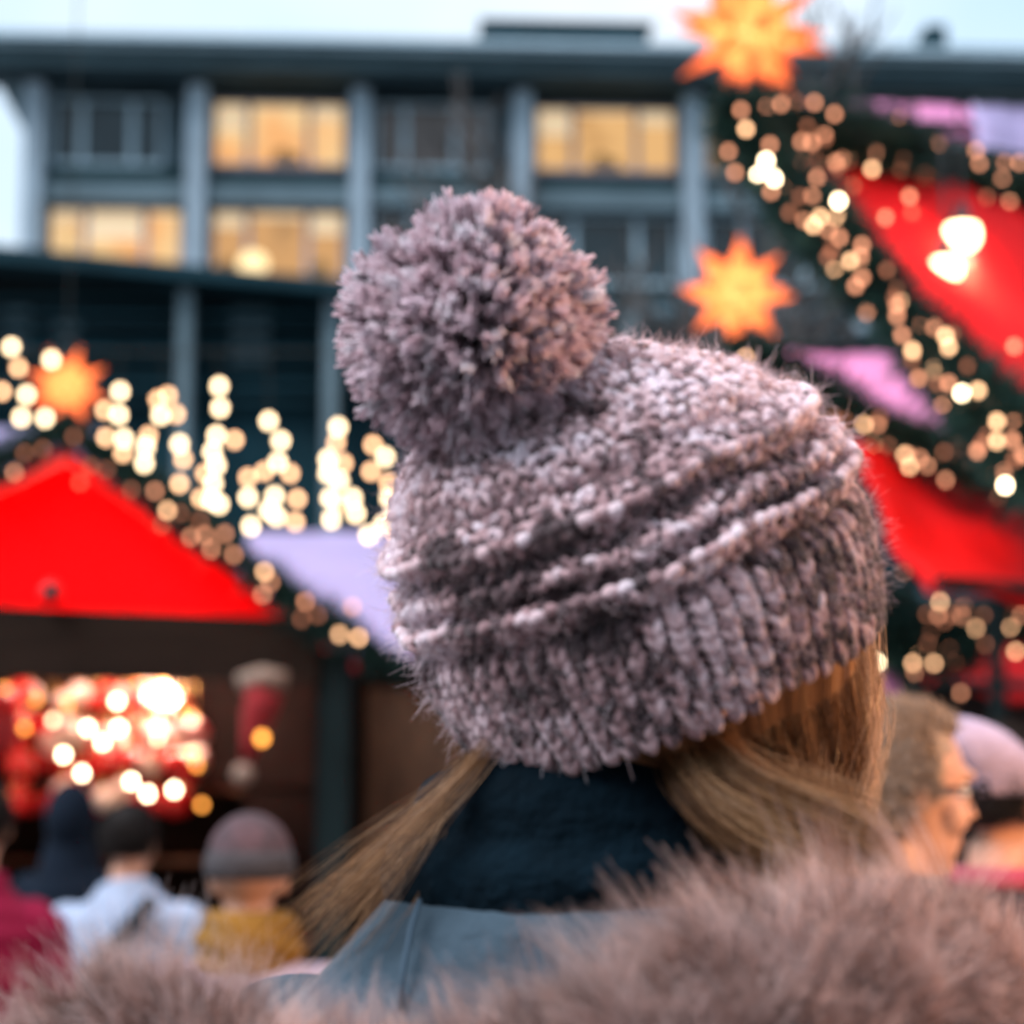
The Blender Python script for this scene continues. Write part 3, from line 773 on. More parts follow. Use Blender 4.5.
# dark fir hedge like screens hanging behind the garlands (top band is thick foliage)
def P2(L, dflt=2): return [Z2(*p[:2])+((p[2] if len(p) > 2 else dflt),) for p in L]
def P5(L, dflt=2): return [Z5(*p[:2])+((p[2] if len(p) > 2 else dflt),) for p in L]
top_b = P2([(510,215),(538,208),(571,205,3),(605,205),(645,228),(772,235),(625,270),(600,285),(543,300),(578,325),(647,325),(673,320),(720,338,1),(780,320,3),(813,316,3),(834,350,0),(855,285),(702,290,3),(928,300),(935,327),(985,325),(980,357),(1015,325),(878,390),(988,418),(1003,442),(685,362)])
side_b = P2([(458,220),(468,258,1),(433,303),(446,345),(508,322,0),(493,350,0),(525,357,0),(518,383),(545,372),(610,355),(600,393),(565,410),(585,440),(653,402,0),(648,433,1),(632,462),(655,475),(662,502,1),(700,490),(697,512),(645,540,1),(700,555),(687,572),(710,625),(770,610),(770,632),(820,650),(845,655),(780,670),(803,695),(750,540,3),(795,393),(747,435,2),(800,425,3)])
side_b += P5([(588,57,1),(643,73),(725,175,0),(770,168,1),(672,207),(742,100,3),(822,253,1),(870,253),(822,307,1),(865,305),(843,395),(845,430,0),(870,360,3),(870,45)])
mid_b = P5([(127,77,1),(370,240,3),(322,180,3),(455,262,1),(492,262),(430,310),(478,315,1),(500,437),(567,345,1),(608,355),(580,378,1),(630,375),(520,320,3),(680,415),(752,370,3),(240,150,3)])
low_b = P5([(570,612,3),(712,640),(677,690,1),(660,790),(730,765,3),(785,790,3),(763,825,1),(790,870,3),(860,823,1),(890,790),(632,870,3),(593,948),(722,1005),(565,670,3),(482,815,1),(490,920,0),(870,700,3),(690,880,3),(840,900,3)])
ge = random.Random(5)
top_b += [(ge.uniform(760,1020), 0, ge.choice((2,3,3))) for _ in range(26)]
top_b = [(x, (y if y else 118+(x-735)*.32+ge.uniform(-26,34)), k) for x, y, k in top_b]
for _ in range(34):
    f = ge.random(); side_b.append((735+310*f+ge.uniform(-26,26), 128+355*f+ge.uniform(-20,20), ge.choice((2,3,3,1))))
for _ in range(10):
    f = ge.random(); mid_b.append((845+180*f, 425+65*f+ge.uniform(-22,22), ge.choice((2,3,3))))
for _ in range(14): low_b.append((ge.uniform(868,1022), ge.uniform(590,665), ge.choice((2,3,3,1))))
garland('fir_garland', 'thick fir garland with warm bulbs along the top of the large red canopy', [(735,118,6.95),(830,135,7.2),(920,165,7.5),(1000,196,7.8),(1110,232,8.15)], .155, 26000, top_b, seed=3, br=.0103)
garland('fir_garland', 'long fir garland with bulbs running down the edge of the large red canopy', [(735,128,6.95),(798,200,6.8),(852,262,6.65),(912,330,6.45),(970,392,6.25),(1045,486,6.0)], .115, 24000, side_b, seed=4, br=.0103)
garland('fir_garland', 'fir garland under the pink canopy leading to the middle red canvas', [(738,352,8.2),(800,388,8.2),(850,424,8.1),(905,440,8.0),(965,462,7.9),(1060,490,7.9)], .12, 14000, mid_b, seed=5, br=.0103)
garland('fir_garland', 'low fir garland with scattered bulbs over the dark right hut', [(862,600,9.2),(900,640,9.2),(950,640,9.2),(1000,622,9.2),(1060,610,9.2)], .20, 16000, low_b, seed=6, br=.0103)
# dark netting / second foliage mass between top garland and canvas
garland('fir_garland', 'fir garland without lights hanging behind the top garland', [(800,150,8.0),(900,185,8.2),(1000,225,8.4),(1100,245,8.5)], .12, 7000, [], seed=8)

def lamp(px, py, Y, label, power, r=.055):
    c = pt(px, py, Y); t = thing('spot_lamp', c, label, 'lamp')
    b = MB(); b.tube([(0,.01,.10),(0,.0,.05),(0,0,.02)], [.02,.03,r*.9], 14); b.build('lamp_shade', M['metal'], t, True)
    b = MB(); b.ell((0,0,-.01), (r*.8,r*.8,r*.8), 14); b.build('bulb', emis('lamp_bulb', (1,.66,.36), 7), t, True)
    b = MB(); b.tube([(0,.01,.10),(.02,.1,.5)], .006, 6); b.build('arm', M['metal'], t)
    light('lamp_light', 'POINT', (0,-.02,-.08), power, (1,.55,.28), .06, t)
lamp(962, 232, 7.25, 'upper bright lamp shining in front of the large red canopy', 30, .075)
lamp(946, 266, 6.98, 'lower bright lamp shining in front of the large red canopy', 24, .065)
# unseen warm lamp, added to light hat, hair and face from the right
t = thing('added_side_lamp', (2.35,1.75,2.15), 'unseen warm lamp on a cord, added right of the capped person to light hat and face', 'lamp')
b = MB(); b.tube([(0,0,.16),(0,0,.1),(0,0,0)], [.02,.05,.14], 18); b.build('lamp_shade', M['metal'], t, True)
b = MB(); b.ell((0,0,-.0), (.04,.04,.05), 12); b.build('bulb', emis('lamp_bulb2', (1,.7,.4), 25), t, True)
b = MB(); b.tube([(0,0,.16),(0,0,1.2)], .005, 6); b.build('cord', M['wire'], t)
light('lamp_light', 'POINT', (0,0,-.10), 220, (1,.47,.18), .12, t)

# ------------------------------------------------------------------ background people
cl = lambda n, c, b2=None: mat(n, c, .85, .18, 14, .4, 90, base2=b2, spec=.1)
hair_dark = strand_mat('dark_hair', [(0,(.008,.007,.008)),(1,(.03,.024,.022))])
hair_grey = strand_mat('grey_hair', [(0,(.26,.19,.14)),(1,(.55,.43,.34))])
dk = cl('dark_trousers', (.02,.022,.03)); bl = cl('blue_trousers', (.03,.045,.08))
navy = cl('navy_jacket', (.004,.009,.018)); crim = cl('crimson_coat', (.20,.008,.035)); pale = cl('pale_blue_jacket', (.30,.37,.50)); lil = cl('lilac_jacket', (.42,.34,.42))
black = cl('black_jacket', (.012,.014,.02)); pinkc = cl('pink_collar', (.30,.05,.08)); must = cl('mustard_scarf', (.22,.11,.022)); greyc = cl('grey_jacket', (.06,.06,.07))
def gx(px, Y): return pt(px, 850, Y).x
Hz = lambda py, Y: pt(512, py, Y).z

def knit_cap(root, HM, m, name='knit_cap', band=None, slouch=0, pom=None):
    V, Fs = ell((0,0,0), (1,1,1), 32); V = [Vector(v) for v in V]
    V2 = []
    for v in V:
        a = math.atan2(v.y, v.x); z = max(v.z, -.25)
        k = 1+.03*math.cos(a*26)
        V2.append(HM @ Vector((v.x*.091*k, v.y*.108*k-.012-slouch*max(z,0), .035+z*.105)))
    mb = MB(); mb.v = [tuple(v) for v in V2]; mb.f = [tuple(f) for f in Fs]
    o = mb.build(name, m, root, True)
    if band:
        b = MB(); b.add([HM @ Vector((1.0*v.x, v.y, v.z)) for v in map(Vector, rings([(0,-.012,.0,.093,.110),(0,-.012,.018,.099,.116),(0,-.012,.045,.097,.114),(0,-.012,.058,.088,.104)], 28)[0])], rings([(0,0,0,1,1)]*4, 28)[1]); b.build('brim', band, o, True)
    if pom:
        b = MB(); b.ell(HM @ Vector((0,-.02,.16)), (.035,.035,.035), 14); b.build('pompom', pom, o, True)
    return o

# 1 crimson coat far left
r1, H1, s1 = person('person in a crimson coat at the far left edge, seen from behind', gx(-24,5.2), 5.2, 1.62, R(8), crim, dk)
short_hair(r1, H1, hair_dark, seed=3)
# 2 navy hooded
r2, H2, s2 = person('person in a dark navy hooded coat before the bright stall display', gx(70,7.6), 7.6, 1.60, R(-4), navy, dk)
hd = MB(); hd.ell(H2 @ Vector((0,-.02,.02)), (.088,.108,.135), 24); hd.tube([H2 @ Vector((0,-.02,-.05)), H2 @ Vector((0,-.01,-.20))], [.08,.12], 20); me = remesh(hd, .01, 5); mesh_obj('hood', me, navy, r2)
# 3 pale blue jacket with strap
r3, H3, s3 = person('man in a pale blue jacket with a dark bag strap across his back', gx(128,6.1), 6.1, 1.56, R(-6), pale, dk, width=1.25)
short_hair(r3, H3, hair_dark, seed=4, n=3000)
b = MB(); sp = []
for k in range(9):
    f = k/8; sp.append(Vector((.13-.34*f, -.158-.018*math.sin(math.pi*f), 1.47-.40*f))*s3)
b.tube(sp, .028, 10, .9); st = b.build('bag_strap', cl('dark_strap', (.05,.055,.065)), r3, True)
# 4 knitted hat, mustard scarf
r4, H4, s4 = person('person in a grey pink knitted hat and mustard scarf at lower left', gx(250,4.1), 4.1, 1.535, R(10), lil, bl)
kc = knit_cap(r4, H4, mat('marled_knit', (.13,.065,.075), .9, 0, 22, .8, 120, base2=(.035,.03,.035)), band=mat('grey_brim', (.05,.045,.05), .9, .3, 40, .9, 120))
b = MB()
b.add(*rings([(0,-.005,1.425*s4,.10,.10),(0,0,1.46*s4,.102,.108),(0,0,1.52*s4,.100,.106),(0,0,1.565*s4,.080,.088)], 26)); me = remesh(b, .008, 3)
for v in me.vertices: v.co.x += .006*math.sin(v.co.z*120+v.co.x*30)
mesh_obj('scarf', me, must, r4)
# 5 man with glasses, facing right
hr = Euler((R(-6), 0, 0)).to_matrix()
r5, H5, s5 = person('grey haired man with glasses in profile beside the woolly hat', gx(893,2.95), 2.95, 1.70, R(-80), greyc, dk, head_rot=hr, voxel=.0055, skin='skin_old')
short_hair(r5, H5, hair_grey, n=7000, length=.03, seed=6, r0=.0008)
gw = MB()
for sx in (-1,1):
    ring = [H5 @ Vector((sx*.033+.026*math.cos(a), .106, .010+.019*math.sin(a))) for a in [2*math.pi*k/18 for k in range(19)]]
    gw.tube(ring, .0028, 6)
    gw.tube([H5 @ Vector((sx*.060,.104,.014)), H5 @ Vector((sx*.082,.06,.014)), H5 @ Vector((sx*.084,-.01,.004))], .0032, 6)
gw.tube([H5 @ Vector((-.008,.108,.014)), H5 @ Vector((.008,.108,.014))], .002, 6)
gw.build('glasses', black, r5, True)
# 6 capped person at right edge
r6, H6, s6 = person('person in a lavender cap and black jacket with pink collar at the right edge', gx(1000,3.5), 3.5, 1.69, R(-55), black, dk, voxel=.007)
knit_cap(r6, H6, mat('lavender_knit', (.36,.30,.42), .9, .15, 40, .6, 120), slouch=.1)
short_hair(r6, H6, hair_dark, seed=8, n=2500)
b = MB(); b.add(*rings([(0,0,1.49*s6,.092,.098),(0,0,1.50*s6,.096,.102),(0,0,1.515*s6,.092,.097),(0,0,1.525*s6,.082,.086)], 26)); b.build('collar', pinkc, r6, True)

# ------------------------------------------------------------------ the woman in front
HC = pt(640, 560, 1.16)                 # hat ring centre
MMP = 1.16/F                            # metres per pixel there
ax = Vector((-.37, -.25, .90)).normalized()      # hat axis: leans left and towards the camera
fx = Vector((1,.12,0)); fx = (fx-ax*fx.dot(ax)).normalized(); fy = ax.cross(fx)   # fy points away from camera (face)
HR = Matrix((fx, fy, ax)).transposed()           # columns
Hw = 1.79; sW = Hw/1.75
hpos = HC-ax*.022
bx, by = .052, 1.20
coatm = mat('blue_grey_coat', (.042,.07,.095), .85, .22, 9, .5, 70, spec=.15)
nrm = Vector((0,.015,1.635))*sW
yawW = R(-6); Rz = Matrix.Rotation(-yawW, 3, 'Z')
hsh = (Rz @ (hpos-Vector((bx,by,0))))-nrm
rw, HW, sw = person('woman in a chunky pink grey bobble hat and fur trimmed blue coat, seen from behind', bx, by, Hw, yawW, coatm, dk, head_rot=(Rz @ HR), voxel=.008, head_shift=tuple(hsh), width=1.0)

rw_inv = (Matrix.Translation((bx,by,0)) @ Matrix.Rotation(yawW,4,'Z')).inverted()
RI = np.array(rw_inv)
def to_w(P): P = np.asarray(P); return P @ RI[:3,:3].T + RI[:3,3]
def hat_pt(x, y, z):  # px units in hat frame -> world
    return np.array(tuple(HC))+MMP*(.885*np.asarray(x)[...,None]*np.array(tuple(fx))+.885*np.asarray(y)[...,None]*np.array(tuple(fy))+.95*np.asarray(z)[...,None]*np.array(tuple(ax)))

# profile of the hat (px): radius by height, offset of the ring centre
pz = np.array([-150,-137,-100,-50,0,50,95,135,170,200,222,236,242]); prr = np.array([222,226,240,252,259,256,242,216,182,140,98,52,10])
def prof(z): return np.interp(z, pz, prr)
def ctr(z):
    z = np.asarray(z, dtype=float); k = np.clip((z-40)/200, 0, 1)
    return -38*k**1.3-8, -10*k-12*np.clip(-z/140,0,1)
# ridges/furrows (px height -> radial offset)
def relief(z):
    g_ = lambda c, w_, a: a*np.exp(-((z-c)/w_)**2)
    return g_(100,9,10)+g_(74,10,-16)+g_(55,7,7)+g_(40,7,-13)+g_(22,7,12)+g_(-3,9,-13)+g_(128,9,-8)+g_(150,10,5)
def hat_surf(th, z, off=0):
    r = prof(z)+relief(z)+off; cx, cy = ctr(z)
    wob = 1+.018*np.sin(th*2+1.3)+.012*np.sin(th*3+z*.02)
    return hat_pt(cx+r*wob*np.cos(th), cy+r*wob*np.sin(th)*1.02, z+2.5*np.sin(th*5+1)+2*np.sin(th*9))

def lobes(th, z, off, ang, ln, wd, tint, nseg=7, ns=7, curve=.25, hgt=.8):
    """yarn lobes on the hat surface: ang = angle from the ring direction towards the axis"""
    N = len(th)
    c = hat_surf(th, z, off); e = .004
    tu = hat_surf(th+e, z, off)-hat_surf(th-e, z, off); tu /= np.linalg.norm(tu, axis=1, keepdims=True)
    tv = hat_surf(th, z+2, off)-hat_surf(th, z-2, off); tv /= np.linalg.norm(tv, axis=1, keepdims=True)
    nn = np.cross(tu, tv); nn /= np.linalg.norm(nn, axis=1, keepdims=True); tv = np.cross(nn, tu)
    d = tu*np.cos(ang)[:,None]+tv*np.sin(ang)[:,None]; s_ = np.cross(nn, d)
    ln = ln*MMP; wd = wd*MMP
    V = np.empty((N, nseg, ns, 3))
    for i in range(nseg):
        t = -1+2*i/(nseg-1); w_ = math.sqrt(max(1-t*t*.93, .02))
        for k in range(ns):
            a = 2*math.pi*k/ns
            V[:,i,k] = c+d*(t*ln/2)[:,None]+(s_*math.cos(a)*w_*(wd/2)[:,None]+nn*(math.sin(a)*w_*hgt*(wd/2))[:,None])+nn*((curve*(1-t*t)*wd)[:,None])
    idx = np.arange(N*nseg*ns).reshape(N,nseg,ns); fs = []
    for k in range(ns):
        k2 = (k+1)%ns; fs.append(np.stack([idx[:,:-1,k], idx[:,:-1,k2], idx[:,1:,k2], idx[:,1:,k]], -1).reshape(-1,4))
    tt = np.repeat(tint, nseg*ns)
    return V.reshape(-1,3), np.concatenate(fs), tt

def yarn_tint(th, z, n, r):
    a = np.stack([np.cos(th)*3, np.sin(th)*3, z/60], 1)
    base = .62+.20*noise3(a, 2.6, 11)+.2*noise3(a, 9, 12)
    return np.clip(base+r.normal(size=n)*.17, 0, 1)

r = np.random.default_rng(21)
yarn = strand_mat('marled_yarn', [(0,(.045,.03,.035)),(.25,(.13,.085,.095)),(.46,(.50,.31,.33)),(.68,(.80,.60,.64)),(1,(.95,.85,.93))], .85, .22, sheen=.4, nmix=.5, nscale=170)
parts = {'hat': [], 'brim': []}
# base fabric just below the stitches
TH_, ZZ = np.meshgrid(np.linspace(0, 2*math.pi, 161)[:-1], np.linspace(-140, 240, 90))
Vb = hat_surf(TH_.ravel(), ZZ.ravel(), -4); nT, nZ = 160, 90
idx = np.arange(nT*nZ).reshape(nZ, nT)
Fb = np.stack([idx[:-1], np.roll(idx[:-1],-1,1), np.roll(idx[1:],-1,1), idx[1:]], -1).reshape(-1,4)
hat = obj('bobble_hat', new_mesh('bobble_hat', to_w(Vb), Fb, yarn, True, np.full(len(Vb), .2)), rw)
# crown stitches
ths, zs_, an, lns, wds, offs = [], [], [], [], [], []
z = 4.0; row = 0
while z < 236:
    rad = prof(z); ncol = max(6, int(2*math.pi*rad/15.5)); p0 = (row%2)*.5
    ridge = any(abs(z-c) < 6 for c in (22,100))
    for c in range(ncol):
        t0 = 2*math.pi*(c+p0+r.normal()*.06)/ncol
        if ridge:
            ths.append(t0); zs_.append(z+r.normal()*.8); an.append(r.normal()*.12+.25); lns.append(20+r.normal()*1.5); wds.append(13.5); offs.append(4)
        else:
            for sg in (-1,1):
                ths.append(t0+sg*3.6/rad+r.normal()*1.5/rad); zs_.append(z+r.normal()*2.6+2*math.sin(c*.7+row)); an.append(sg*(1.0+r.normal()*.32)); lns.append(16+r.normal()*2.4); wds.append(8.8+r.normal()*1.2); offs.append(1.5+r.normal()*2.6)
    z += 10.5; row += 1
ths, zs_, an, lns, wds, offs = map(np.array, (ths, zs_, an, lns, wds, offs))
tc_ = yarn_tint(ths, zs_, len(ths), r)-.32*np.exp(-((zs_-74)/10)**2)-.26*np.exp(-((zs_-39)/9)**2)-.22*np.exp(-((zs_-2)/8)**2)+.12*(zs_ > 150)  # furrow shade painted into the yarn tint; upper crown lighter
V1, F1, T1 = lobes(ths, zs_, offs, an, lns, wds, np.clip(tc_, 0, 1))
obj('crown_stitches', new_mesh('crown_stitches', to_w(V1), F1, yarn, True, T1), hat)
# ribbed brim
NR = 62; ths, zs_, an, lns, wds, offs = [], [], [], [], [], []
for c in range(NR):
    t0 = 2*math.pi*(c+r.normal()*.05)/NR
    tl = r.normal()*.0
    for k in range(11):
        z = -134+k*12.4+r.normal()*1.0; rad = prof(z)
        for sg in (-1,1):
            ths.append(t0+sg*3.7/rad+.006*math.sin(k*1.3+c)); zs_.append(z); an.append(sg*(1.22+r.normal()*.10)); lns.append(21+r.normal()*1.5); wds.append(9.6); offs.append(6.5+r.normal()*.8)
        # recessed purl column
        ths.append(t0+math.pi/NR); zs_.append(z+5); an.append(r.normal()*.2); lns.append(11); wds.append(8); offs.append(-4.5)
ths, zs_, an, lns, wds, offs = map(np.array, (ths, zs_, an, lns, wds, offs))
tb = yarn_tint(ths, zs_, len(ths), r)-.24-.12*(zs_ < -110)  # brim shade put into the yarn tint, deepest on the lowest rows
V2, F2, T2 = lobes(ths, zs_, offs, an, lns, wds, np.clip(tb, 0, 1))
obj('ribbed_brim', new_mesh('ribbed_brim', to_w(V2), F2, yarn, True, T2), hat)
# wool fuzz
N = 24000
th = r.uniform(0, 2*math.pi, N); zz = r.uniform(-124, 236, N)
c = hat_surf(th, zz, 5); c2 = hat_surf(th, zz, 25); nn = c2-c; nn /= np.linalg.norm(nn, axis=1, keepdims=True)
rd = np.clip(r.normal(size=(N,3)), -1.4, 1.4); rd2 = r.normal(size=(N,3))*.9
Lf = r.uniform(.0022,.0055,N)[:,None]
P = np.stack([c, c+(nn*.5+rd*.45)*Lf*.5, c+(nn*.75+rd*.5+rd2*.3)*Lf, c+(nn*.7+rd*.5+rd2*.9)*Lf*1.35], 1)
V, Fq, T = strands(to_w(P), np.array([.00016,.00014,.00012,.00005]), np.clip(yarn_tint(th, zz, N, r)+.12, 0, 1))
obj('wool_fuzz', new_mesh('wool_fuzz', V, Fq, yarn, True, T), hat)

# pompom
pc = np.array(tuple(pt(474, 330, 1.085))); pr = 136*1.03/F
nt_ = 2300
ii = np.arange(nt_)+.5; ph_ = np.arccos(1-2*ii/nt_); tg = math.pi*(1+5**.5)*ii
D = np.stack([np.cos(tg)*np.sin(ph_), np.sin(tg)*np.sin(ph_), np.cos(ph_)], 1)+r.normal(size=(nt_,3))*.045
D /= np.linalg.norm(D, axis=1, keepdims=True)
PT, TT, RD = [], [], []
for i in range(nt_):
    d = D[i]; l = pr*(.965+.05*math.sin(d[0]*5+1)+.04*math.sin(d[2]*6+d[1]*4)+r.normal()*.03)
    tint0 = np.clip(.62+.24*r.normal(), .02, 1)
    lean = r.normal(size=3)*.0038
    for k in range(14):
        sp_ = r.normal(size=3); sp_ /= np.linalg.norm(sp_)+.3
        a = pc+d*l*.45+sp_*.0008
        m1 = pc+d*l*.72+sp_*.0022+lean*.3; m2 = pc+d*l*.90+sp_*.0028+lean*.7; e = pc+d*l*(1.0-.02*r.random())+sp_*.0031*r.uniform(.6,1.25)+lean+r.normal(size=3)*.0014
        PT.append((a, m1, m2, e)); TT.append(tint0+r.normal()*.07)
P = np.array(PT)
V, Fq, T = strands(to_w(P), np.array([.0005,.0007,.0008,.0006]), np.clip(np.array(TT),0,1))
pom = obj('pompom', new_mesh('pompom', V, Fq, strand_mat('pompom_yarn', [(0,(.10,.08,.12)),(.2,(.46,.33,.38)),(.42,(.84,.67,.72)),(.8,(.93,.82,.88)),(1,(.97,.93,.97))], .85, .55, sheen=.4), True, T), hat)
cc = MB(); q = to_w(pc[None])[0]; cc.ell(tuple(q), (pr*.6,)*3, 20); cc.build('pompom_core', mat('pompom_core', (.06,.045,.05), .95), pom, True)

# hair
def hair_lock(guide, n, spread, radius=.00013, seed=0, wave=.004, taper=1.0, K=14):
    """guide: list of (px,py,Y); spread start,end in px"""
    r = np.random.default_rng(seed)
    G = np.array([tuple(pt(*g_)) for g_ in guide]); t = np.linspace(0, 1, len(G)); tk = np.linspace(0, 1, K)
    # smooth interpolation (quadratic through repeated averaging)
    C = np.stack([np.interp(tk, t, G[:,k]) for k in range(3)], 1)
    for _ in range(2): C[1:-1] = (C[:-2]+2*C[1:-1]+C[2:])/4
    o1 = r.normal(size=(n,1,3)); o2 = r.normal(size=(n,1,3)); ph = r.uniform(0,6.28,(n,1)); cl_ = r.integers(0, 60, n); co2 = r.normal(size=(60,1,3))[cl_]
    sp = (spread[0]+(spread[1]-spread[0])*tk)[None,:,None]*1.15/F
    W = wave*np.sin(tk[None]*7+ph)[...,None]*r.normal(size=(n,1,3))
    cw = np.sin(tk[None,:,None]*(3+2*co2[:,:,:1])+co2[:,:,1:2]*4)*co2*.0016
    P = C[None]+(o1*.55+co2*.6)*sp+o2*sp*.45*tk[None,:,None]+W*.7*tk[None,:,None]+cw
    rad = radius*np.concatenate([np.ones(K-3), [.8,.6,.3]])
    return P, rad, np.clip(.5+.2*co2[:,0,0]+r.normal(size=n)*.15, 0, 1)
locks = [
 ([(800,640,1.20),(822,700,1.19),(815,770,1.17),(790,830,1.13)], 900, (30,26)),
 ([(740,680,1.16),(765,740,1.15),(775,800,1.12),(770,860,1.10)], 1000, (30,24)),
 ([(845,600,1.22),(858,680,1.21),(852,750,1.19),(842,812,1.16),(835,860,1.14)], 900, (9,9)),
 ([(690,700,1.12),(700,750,1.10),(745,795,1.08),(810,822,1.07),(880,850,1.06)], 900, (14,14)),
 ([(660,720,1.12),(680,770,1.09),(720,812,1.075),(790,850,1.065)], 600, (10,14)),
 ([(860,640,1.25),(868,700,1.25),(858,760,1.22),(850,820,1.2)], 500, (8,10)),
 ([(500,735,1.12),(468,775,1.10),(420,825,1.09),(365,880,1.09),(318,925,1.10)], 42, (5,19)),
 ([(490,745,1.14),(450,800,1.13),(410,850,1.12),(372,905,1.12),(330,945,1.12)], 24, (7,28)),
 ([(470,760,1.13),(440,800,1.12),(385,840,1.11),(330,890,1.12),(300,925,1.13)], 30, (6,24)),
]
Ps = []; Ts = []; 
for i, (gd, n, sp) in enumerate(locks):
    P, rad, t_ = hair_lock(gd, int(n*2.2), sp, seed=30+i); Ps.append(P); Ts.append(t_)
hairm = strand_mat('blonde_hair', [(0,(.06,.028,.014)),(.45,(.26,.125,.055)),(.75,(.58,.33,.16)),(1,(.85,.60,.40))], .33, .22)
V, Fq, T = strands(to_w(np.concatenate(Ps)), rad, np.concatenate(Ts))
hair = obj('hair', new_mesh('hair', V, Fq, hairm, True, T), rw)
# scalp-side hair mass following the head below the hat
nh = 9000; th = r.uniform(math.pi*.95, math.pi*2.35, nh)
z0 = -110.0; a = hat_surf(th, np.full(nh, z0), -16); bq = hat_surf(th, np.full(nh, -175.0), -34); cq = hat_surf(th, np.full(nh,-235.), -62)+r.normal(size=(nh,3))*.004
dq = cq+np.array([0,.01,-.03])+r.normal(size=(nh,3))*.004
P = np.stack([a, bq, cq, dq], 1); V, Fq, T = strands(to_w(P), np.array([.0002,.0002,.0002,.0001]), np.clip(.35+.15*np.sin(th*23)+r.normal(size=nh)*.15,0,1))
obj('back_hair', new_mesh('back_hair', V, Fq, hairm, True, T), hair)

short_hair(rw, HW, hairm, n=3500, length=.010, seed=44, name='under_hair', r0=.0006)
# scarf (navy, wound twice)
navys = mat('navy_scarf', (.0015,.007,.012), .95, .4, 20, .6, 90, spec=.08)
scf = MB()
for k, (py, rx, ry, tl, rr_, cxp) in enumerate(((862,.092,.090,.010,.030,592),(826,.080,.084,-.012,.029,596),(792,.068,.076,.010,.026,600),(762,.056,.068,-.006,.022,604))):
    c_ = pt(cxp, py, 1.19); loop = []
    for i in range(33):
        a_ = 2*math.pi*i/32
        loop.append(c_+Vector((rx*math.cos(a_), ry*math.sin(a_), tl*math.sin(a_+k)+.008*math.cos(a_))))
    V_, F_ = tube(loop, rr_*.86, 14, 1.25); scf.add([rw_inv @ v for v in V_], F_)
me = remesh(scf, .005, 9, .5)
n = len(me.vertices); co = np.empty(n*3, dtype=np.float32); me.vertices.foreach_get('co', co); co = co.reshape(-1,3).astype(float)
no = np.empty(n*3, dtype=np.float32); me.vertices.foreach_get('normal', no); no = no.reshape(-1,3)
co = co+no*(.0022*noise3(co*np.array([1,1,3.5]), 34, 9)+.0006*noise3(co*np.array([1,1,3]), 110, 10))[:,None]
me.vertices.foreach_set('co', co.astype(np.float32).ravel()); me.update()
mesh_obj('scarf', me, navys, rw)
# coat collar band and seams
b = MB(); c_ = rw_inv @ pt(592, 893, 1.19)
V_, F_ = rings([(c_.x,c_.y,c_.z-.14,.235,.15),(c_.x,c_.y,c_.z-.105,.215,.148),(c_.x,c_.y,c_.z-.075,.185,.142),(c_.x,c_.y,c_.z-.045,.150,.128),(c_.x,c_.y,c_.z-.018,.126,.117),(c_.x,c_.y,c_.z-.002,.112,.110),(c_.x,c_.y,c_.z-.006,.100,.10)], 40); b.add(V_, F_[:-2]); b.build('collar', coatm, rw, True)
# hood (hangs on the back) and fur trim
fpath = [(1085,1170,1.04),(1050,1115,1.03),(1008,1035,1.01),(930,985,.985),(835,970,.965),(750,992,.95),(670,1034,.94),(585,1090,.94),(470,1130,.95),(330,1140,.97),(255,1125,.99),(190,1045,1.0),(115,1042,1.01),(40,1115,1.02)]
hp = [pt(*p) for p in fpath]
hm = MB(); HV = []; nseg = len(hp); lev = 8; cen = pt(600, 1250, 1.02)
for i, p in enumerate(hp):
    for j in range(lev):
        f = j/(lev-1); q = p.lerp(cen+Vector(((p.x-cen.x)*.25,0,0)), f); q.y += .05*math.sin(f*math.pi)*-1
        HV.append(rw_inv @ q)
off = len(HV)
HV += [v+(rw_inv.to_3x3() @ Vector((0,.012,0))) for v in HV]
HF = []
for i in range(nseg-1):
    for j in range(lev-1):
        a_ = i*lev+j; HF.append((a_, a_+1, a_+lev+1, a_+lev)); HF.append((off+a_, off+a_+lev, off+a_+lev+1, off+a_+1))
hm.v = [tuple(v) for v in HV]; hm.f = HF; hood = hm.build('hood', coatm, rw, True)
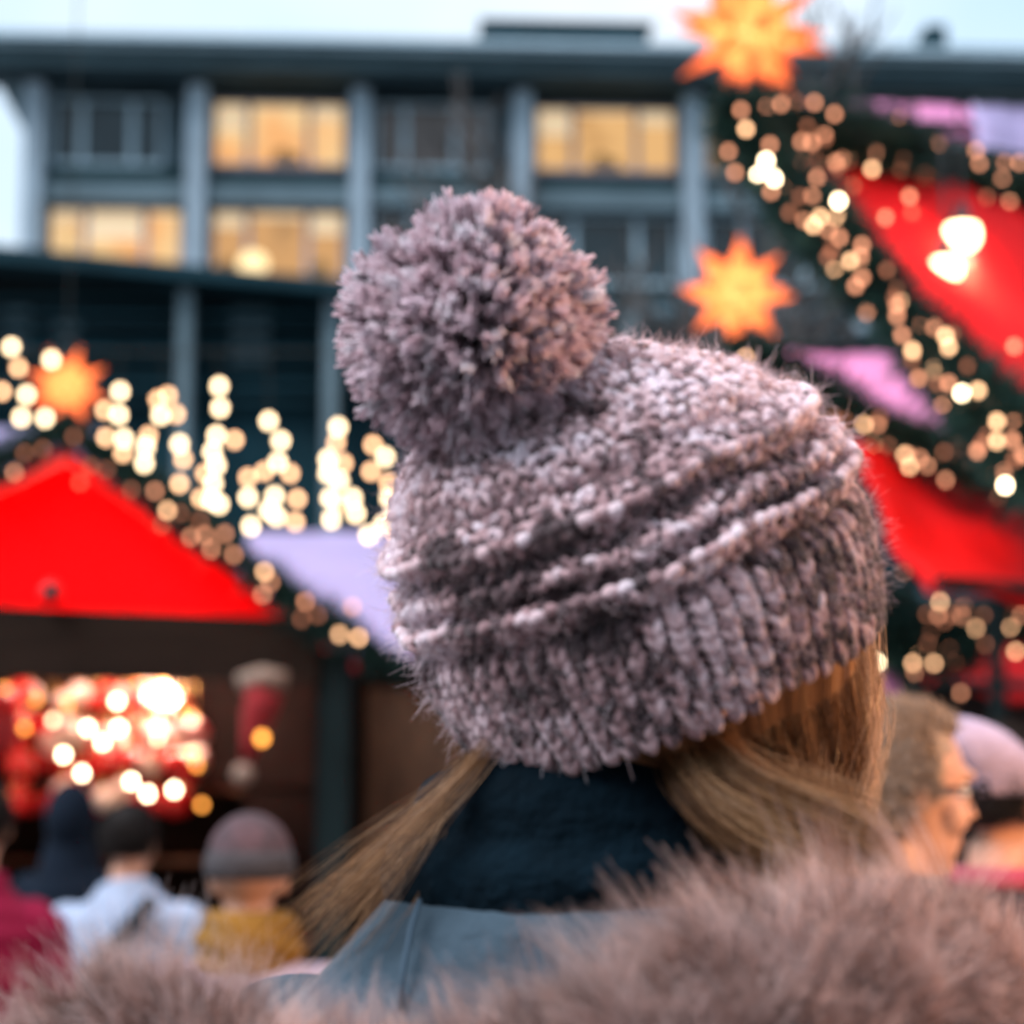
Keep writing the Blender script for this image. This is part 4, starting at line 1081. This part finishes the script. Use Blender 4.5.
def furry(path, N, rad, length, seed, lean=(0,0,.3)):
    r = np.random.default_rng(seed)
    P = np.array([tuple(p) for p in path]); 
    for _ in range(2):
        Q = [P[0]]
        for i in range(len(P)-1): Q += [P[i]*.75+P[i+1]*.25, P[i]*.25+P[i+1]*.75]
        Q.append(P[-1]); P = np.array(Q)
    seg = np.linalg.norm(np.diff(P, axis=0), axis=1); cum = np.concatenate([[0], np.cumsum(seg)])
    nc = N//14; s = r.uniform(0, cum[-1], nc)
    D0 = r.normal(size=(nc,3)); D0 /= np.linalg.norm(D0, axis=1, keepdims=True)
    s = np.repeat(s, 14)+r.normal(size=nc*14)*.004; s = np.clip(s, 0, cum[-1]); D = np.repeat(D0, 14, 0)+r.normal(size=(nc*14,3))*.16
    N = len(s); C = np.stack([np.interp(s, cum, P[:,k]) for k in range(3)], 1)
    Tn = np.stack([np.interp(s, cum[:-1], np.diff(P, axis=0)[:,k]/seg) for k in range(3)], 1)
    D -= Tn*np.sum(D*Tn, 1, keepdims=True)*.85; D /= np.linalg.norm(D, axis=1, keepdims=True)
    base = C+D*rad
    clump = np.repeat(r.normal(size=(nc,3)), 14, 0)
    L = length*np.repeat(r.uniform(.6,1.2,nc), 14)[:,None]*r.uniform(.8,1.1,(N,1))
    bend = clump*.6+r.normal(size=(N,3))*.12+np.array(lean)+Tn*.25
    K = 6; pts = []
    for k in range(K):
        f = k/(K-1); pts.append(base+D*L*f*(1-.25*f)+bend*L*f*f*.55)
    P_ = np.stack(pts, 1)
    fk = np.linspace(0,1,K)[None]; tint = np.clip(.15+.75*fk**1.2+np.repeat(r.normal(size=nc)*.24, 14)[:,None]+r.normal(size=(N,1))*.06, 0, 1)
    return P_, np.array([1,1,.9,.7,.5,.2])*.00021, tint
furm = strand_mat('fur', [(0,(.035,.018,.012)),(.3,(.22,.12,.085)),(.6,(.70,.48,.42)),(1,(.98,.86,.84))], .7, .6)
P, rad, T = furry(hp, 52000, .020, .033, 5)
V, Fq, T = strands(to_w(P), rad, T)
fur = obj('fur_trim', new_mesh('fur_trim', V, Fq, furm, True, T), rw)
in_path = [pt(px, py, Y) for px, py, Y in [(990,1100,1.0),(930,1045,.98),(850,1020,.955),(775,1045,.94),(700,1085,.93),(620,1135,.93)]]
P, rad, T = furry(in_path, 30000, .024, .033, 6)
V, Fq, T = strands(to_w(P), rad, T); obj('inner_fur', new_mesh('inner_fur', V, Fq, furm, True, T), fur)
core = MB()
V_, F_ = tube([rw_inv @ p for p in hp], .020, 12); core.add(V_, F_); V_, F_ = tube([rw_inv @ p for p in in_path], .024, 12); core.add(V_, F_)
core.build('trim_backing', mat('fur_backing', (.05,.032,.026), .95), fur, True)
# shoulder seam
b = MB(); b.tube([rw_inv @ pt(*q) for q in ((420,900,1.10),(412,925,1.092),(404,965,1.085),(400,1010,1.08))], .0014, 8); b.build('seam', mat('seam', (.05,.09,.13), .9), rw, True)
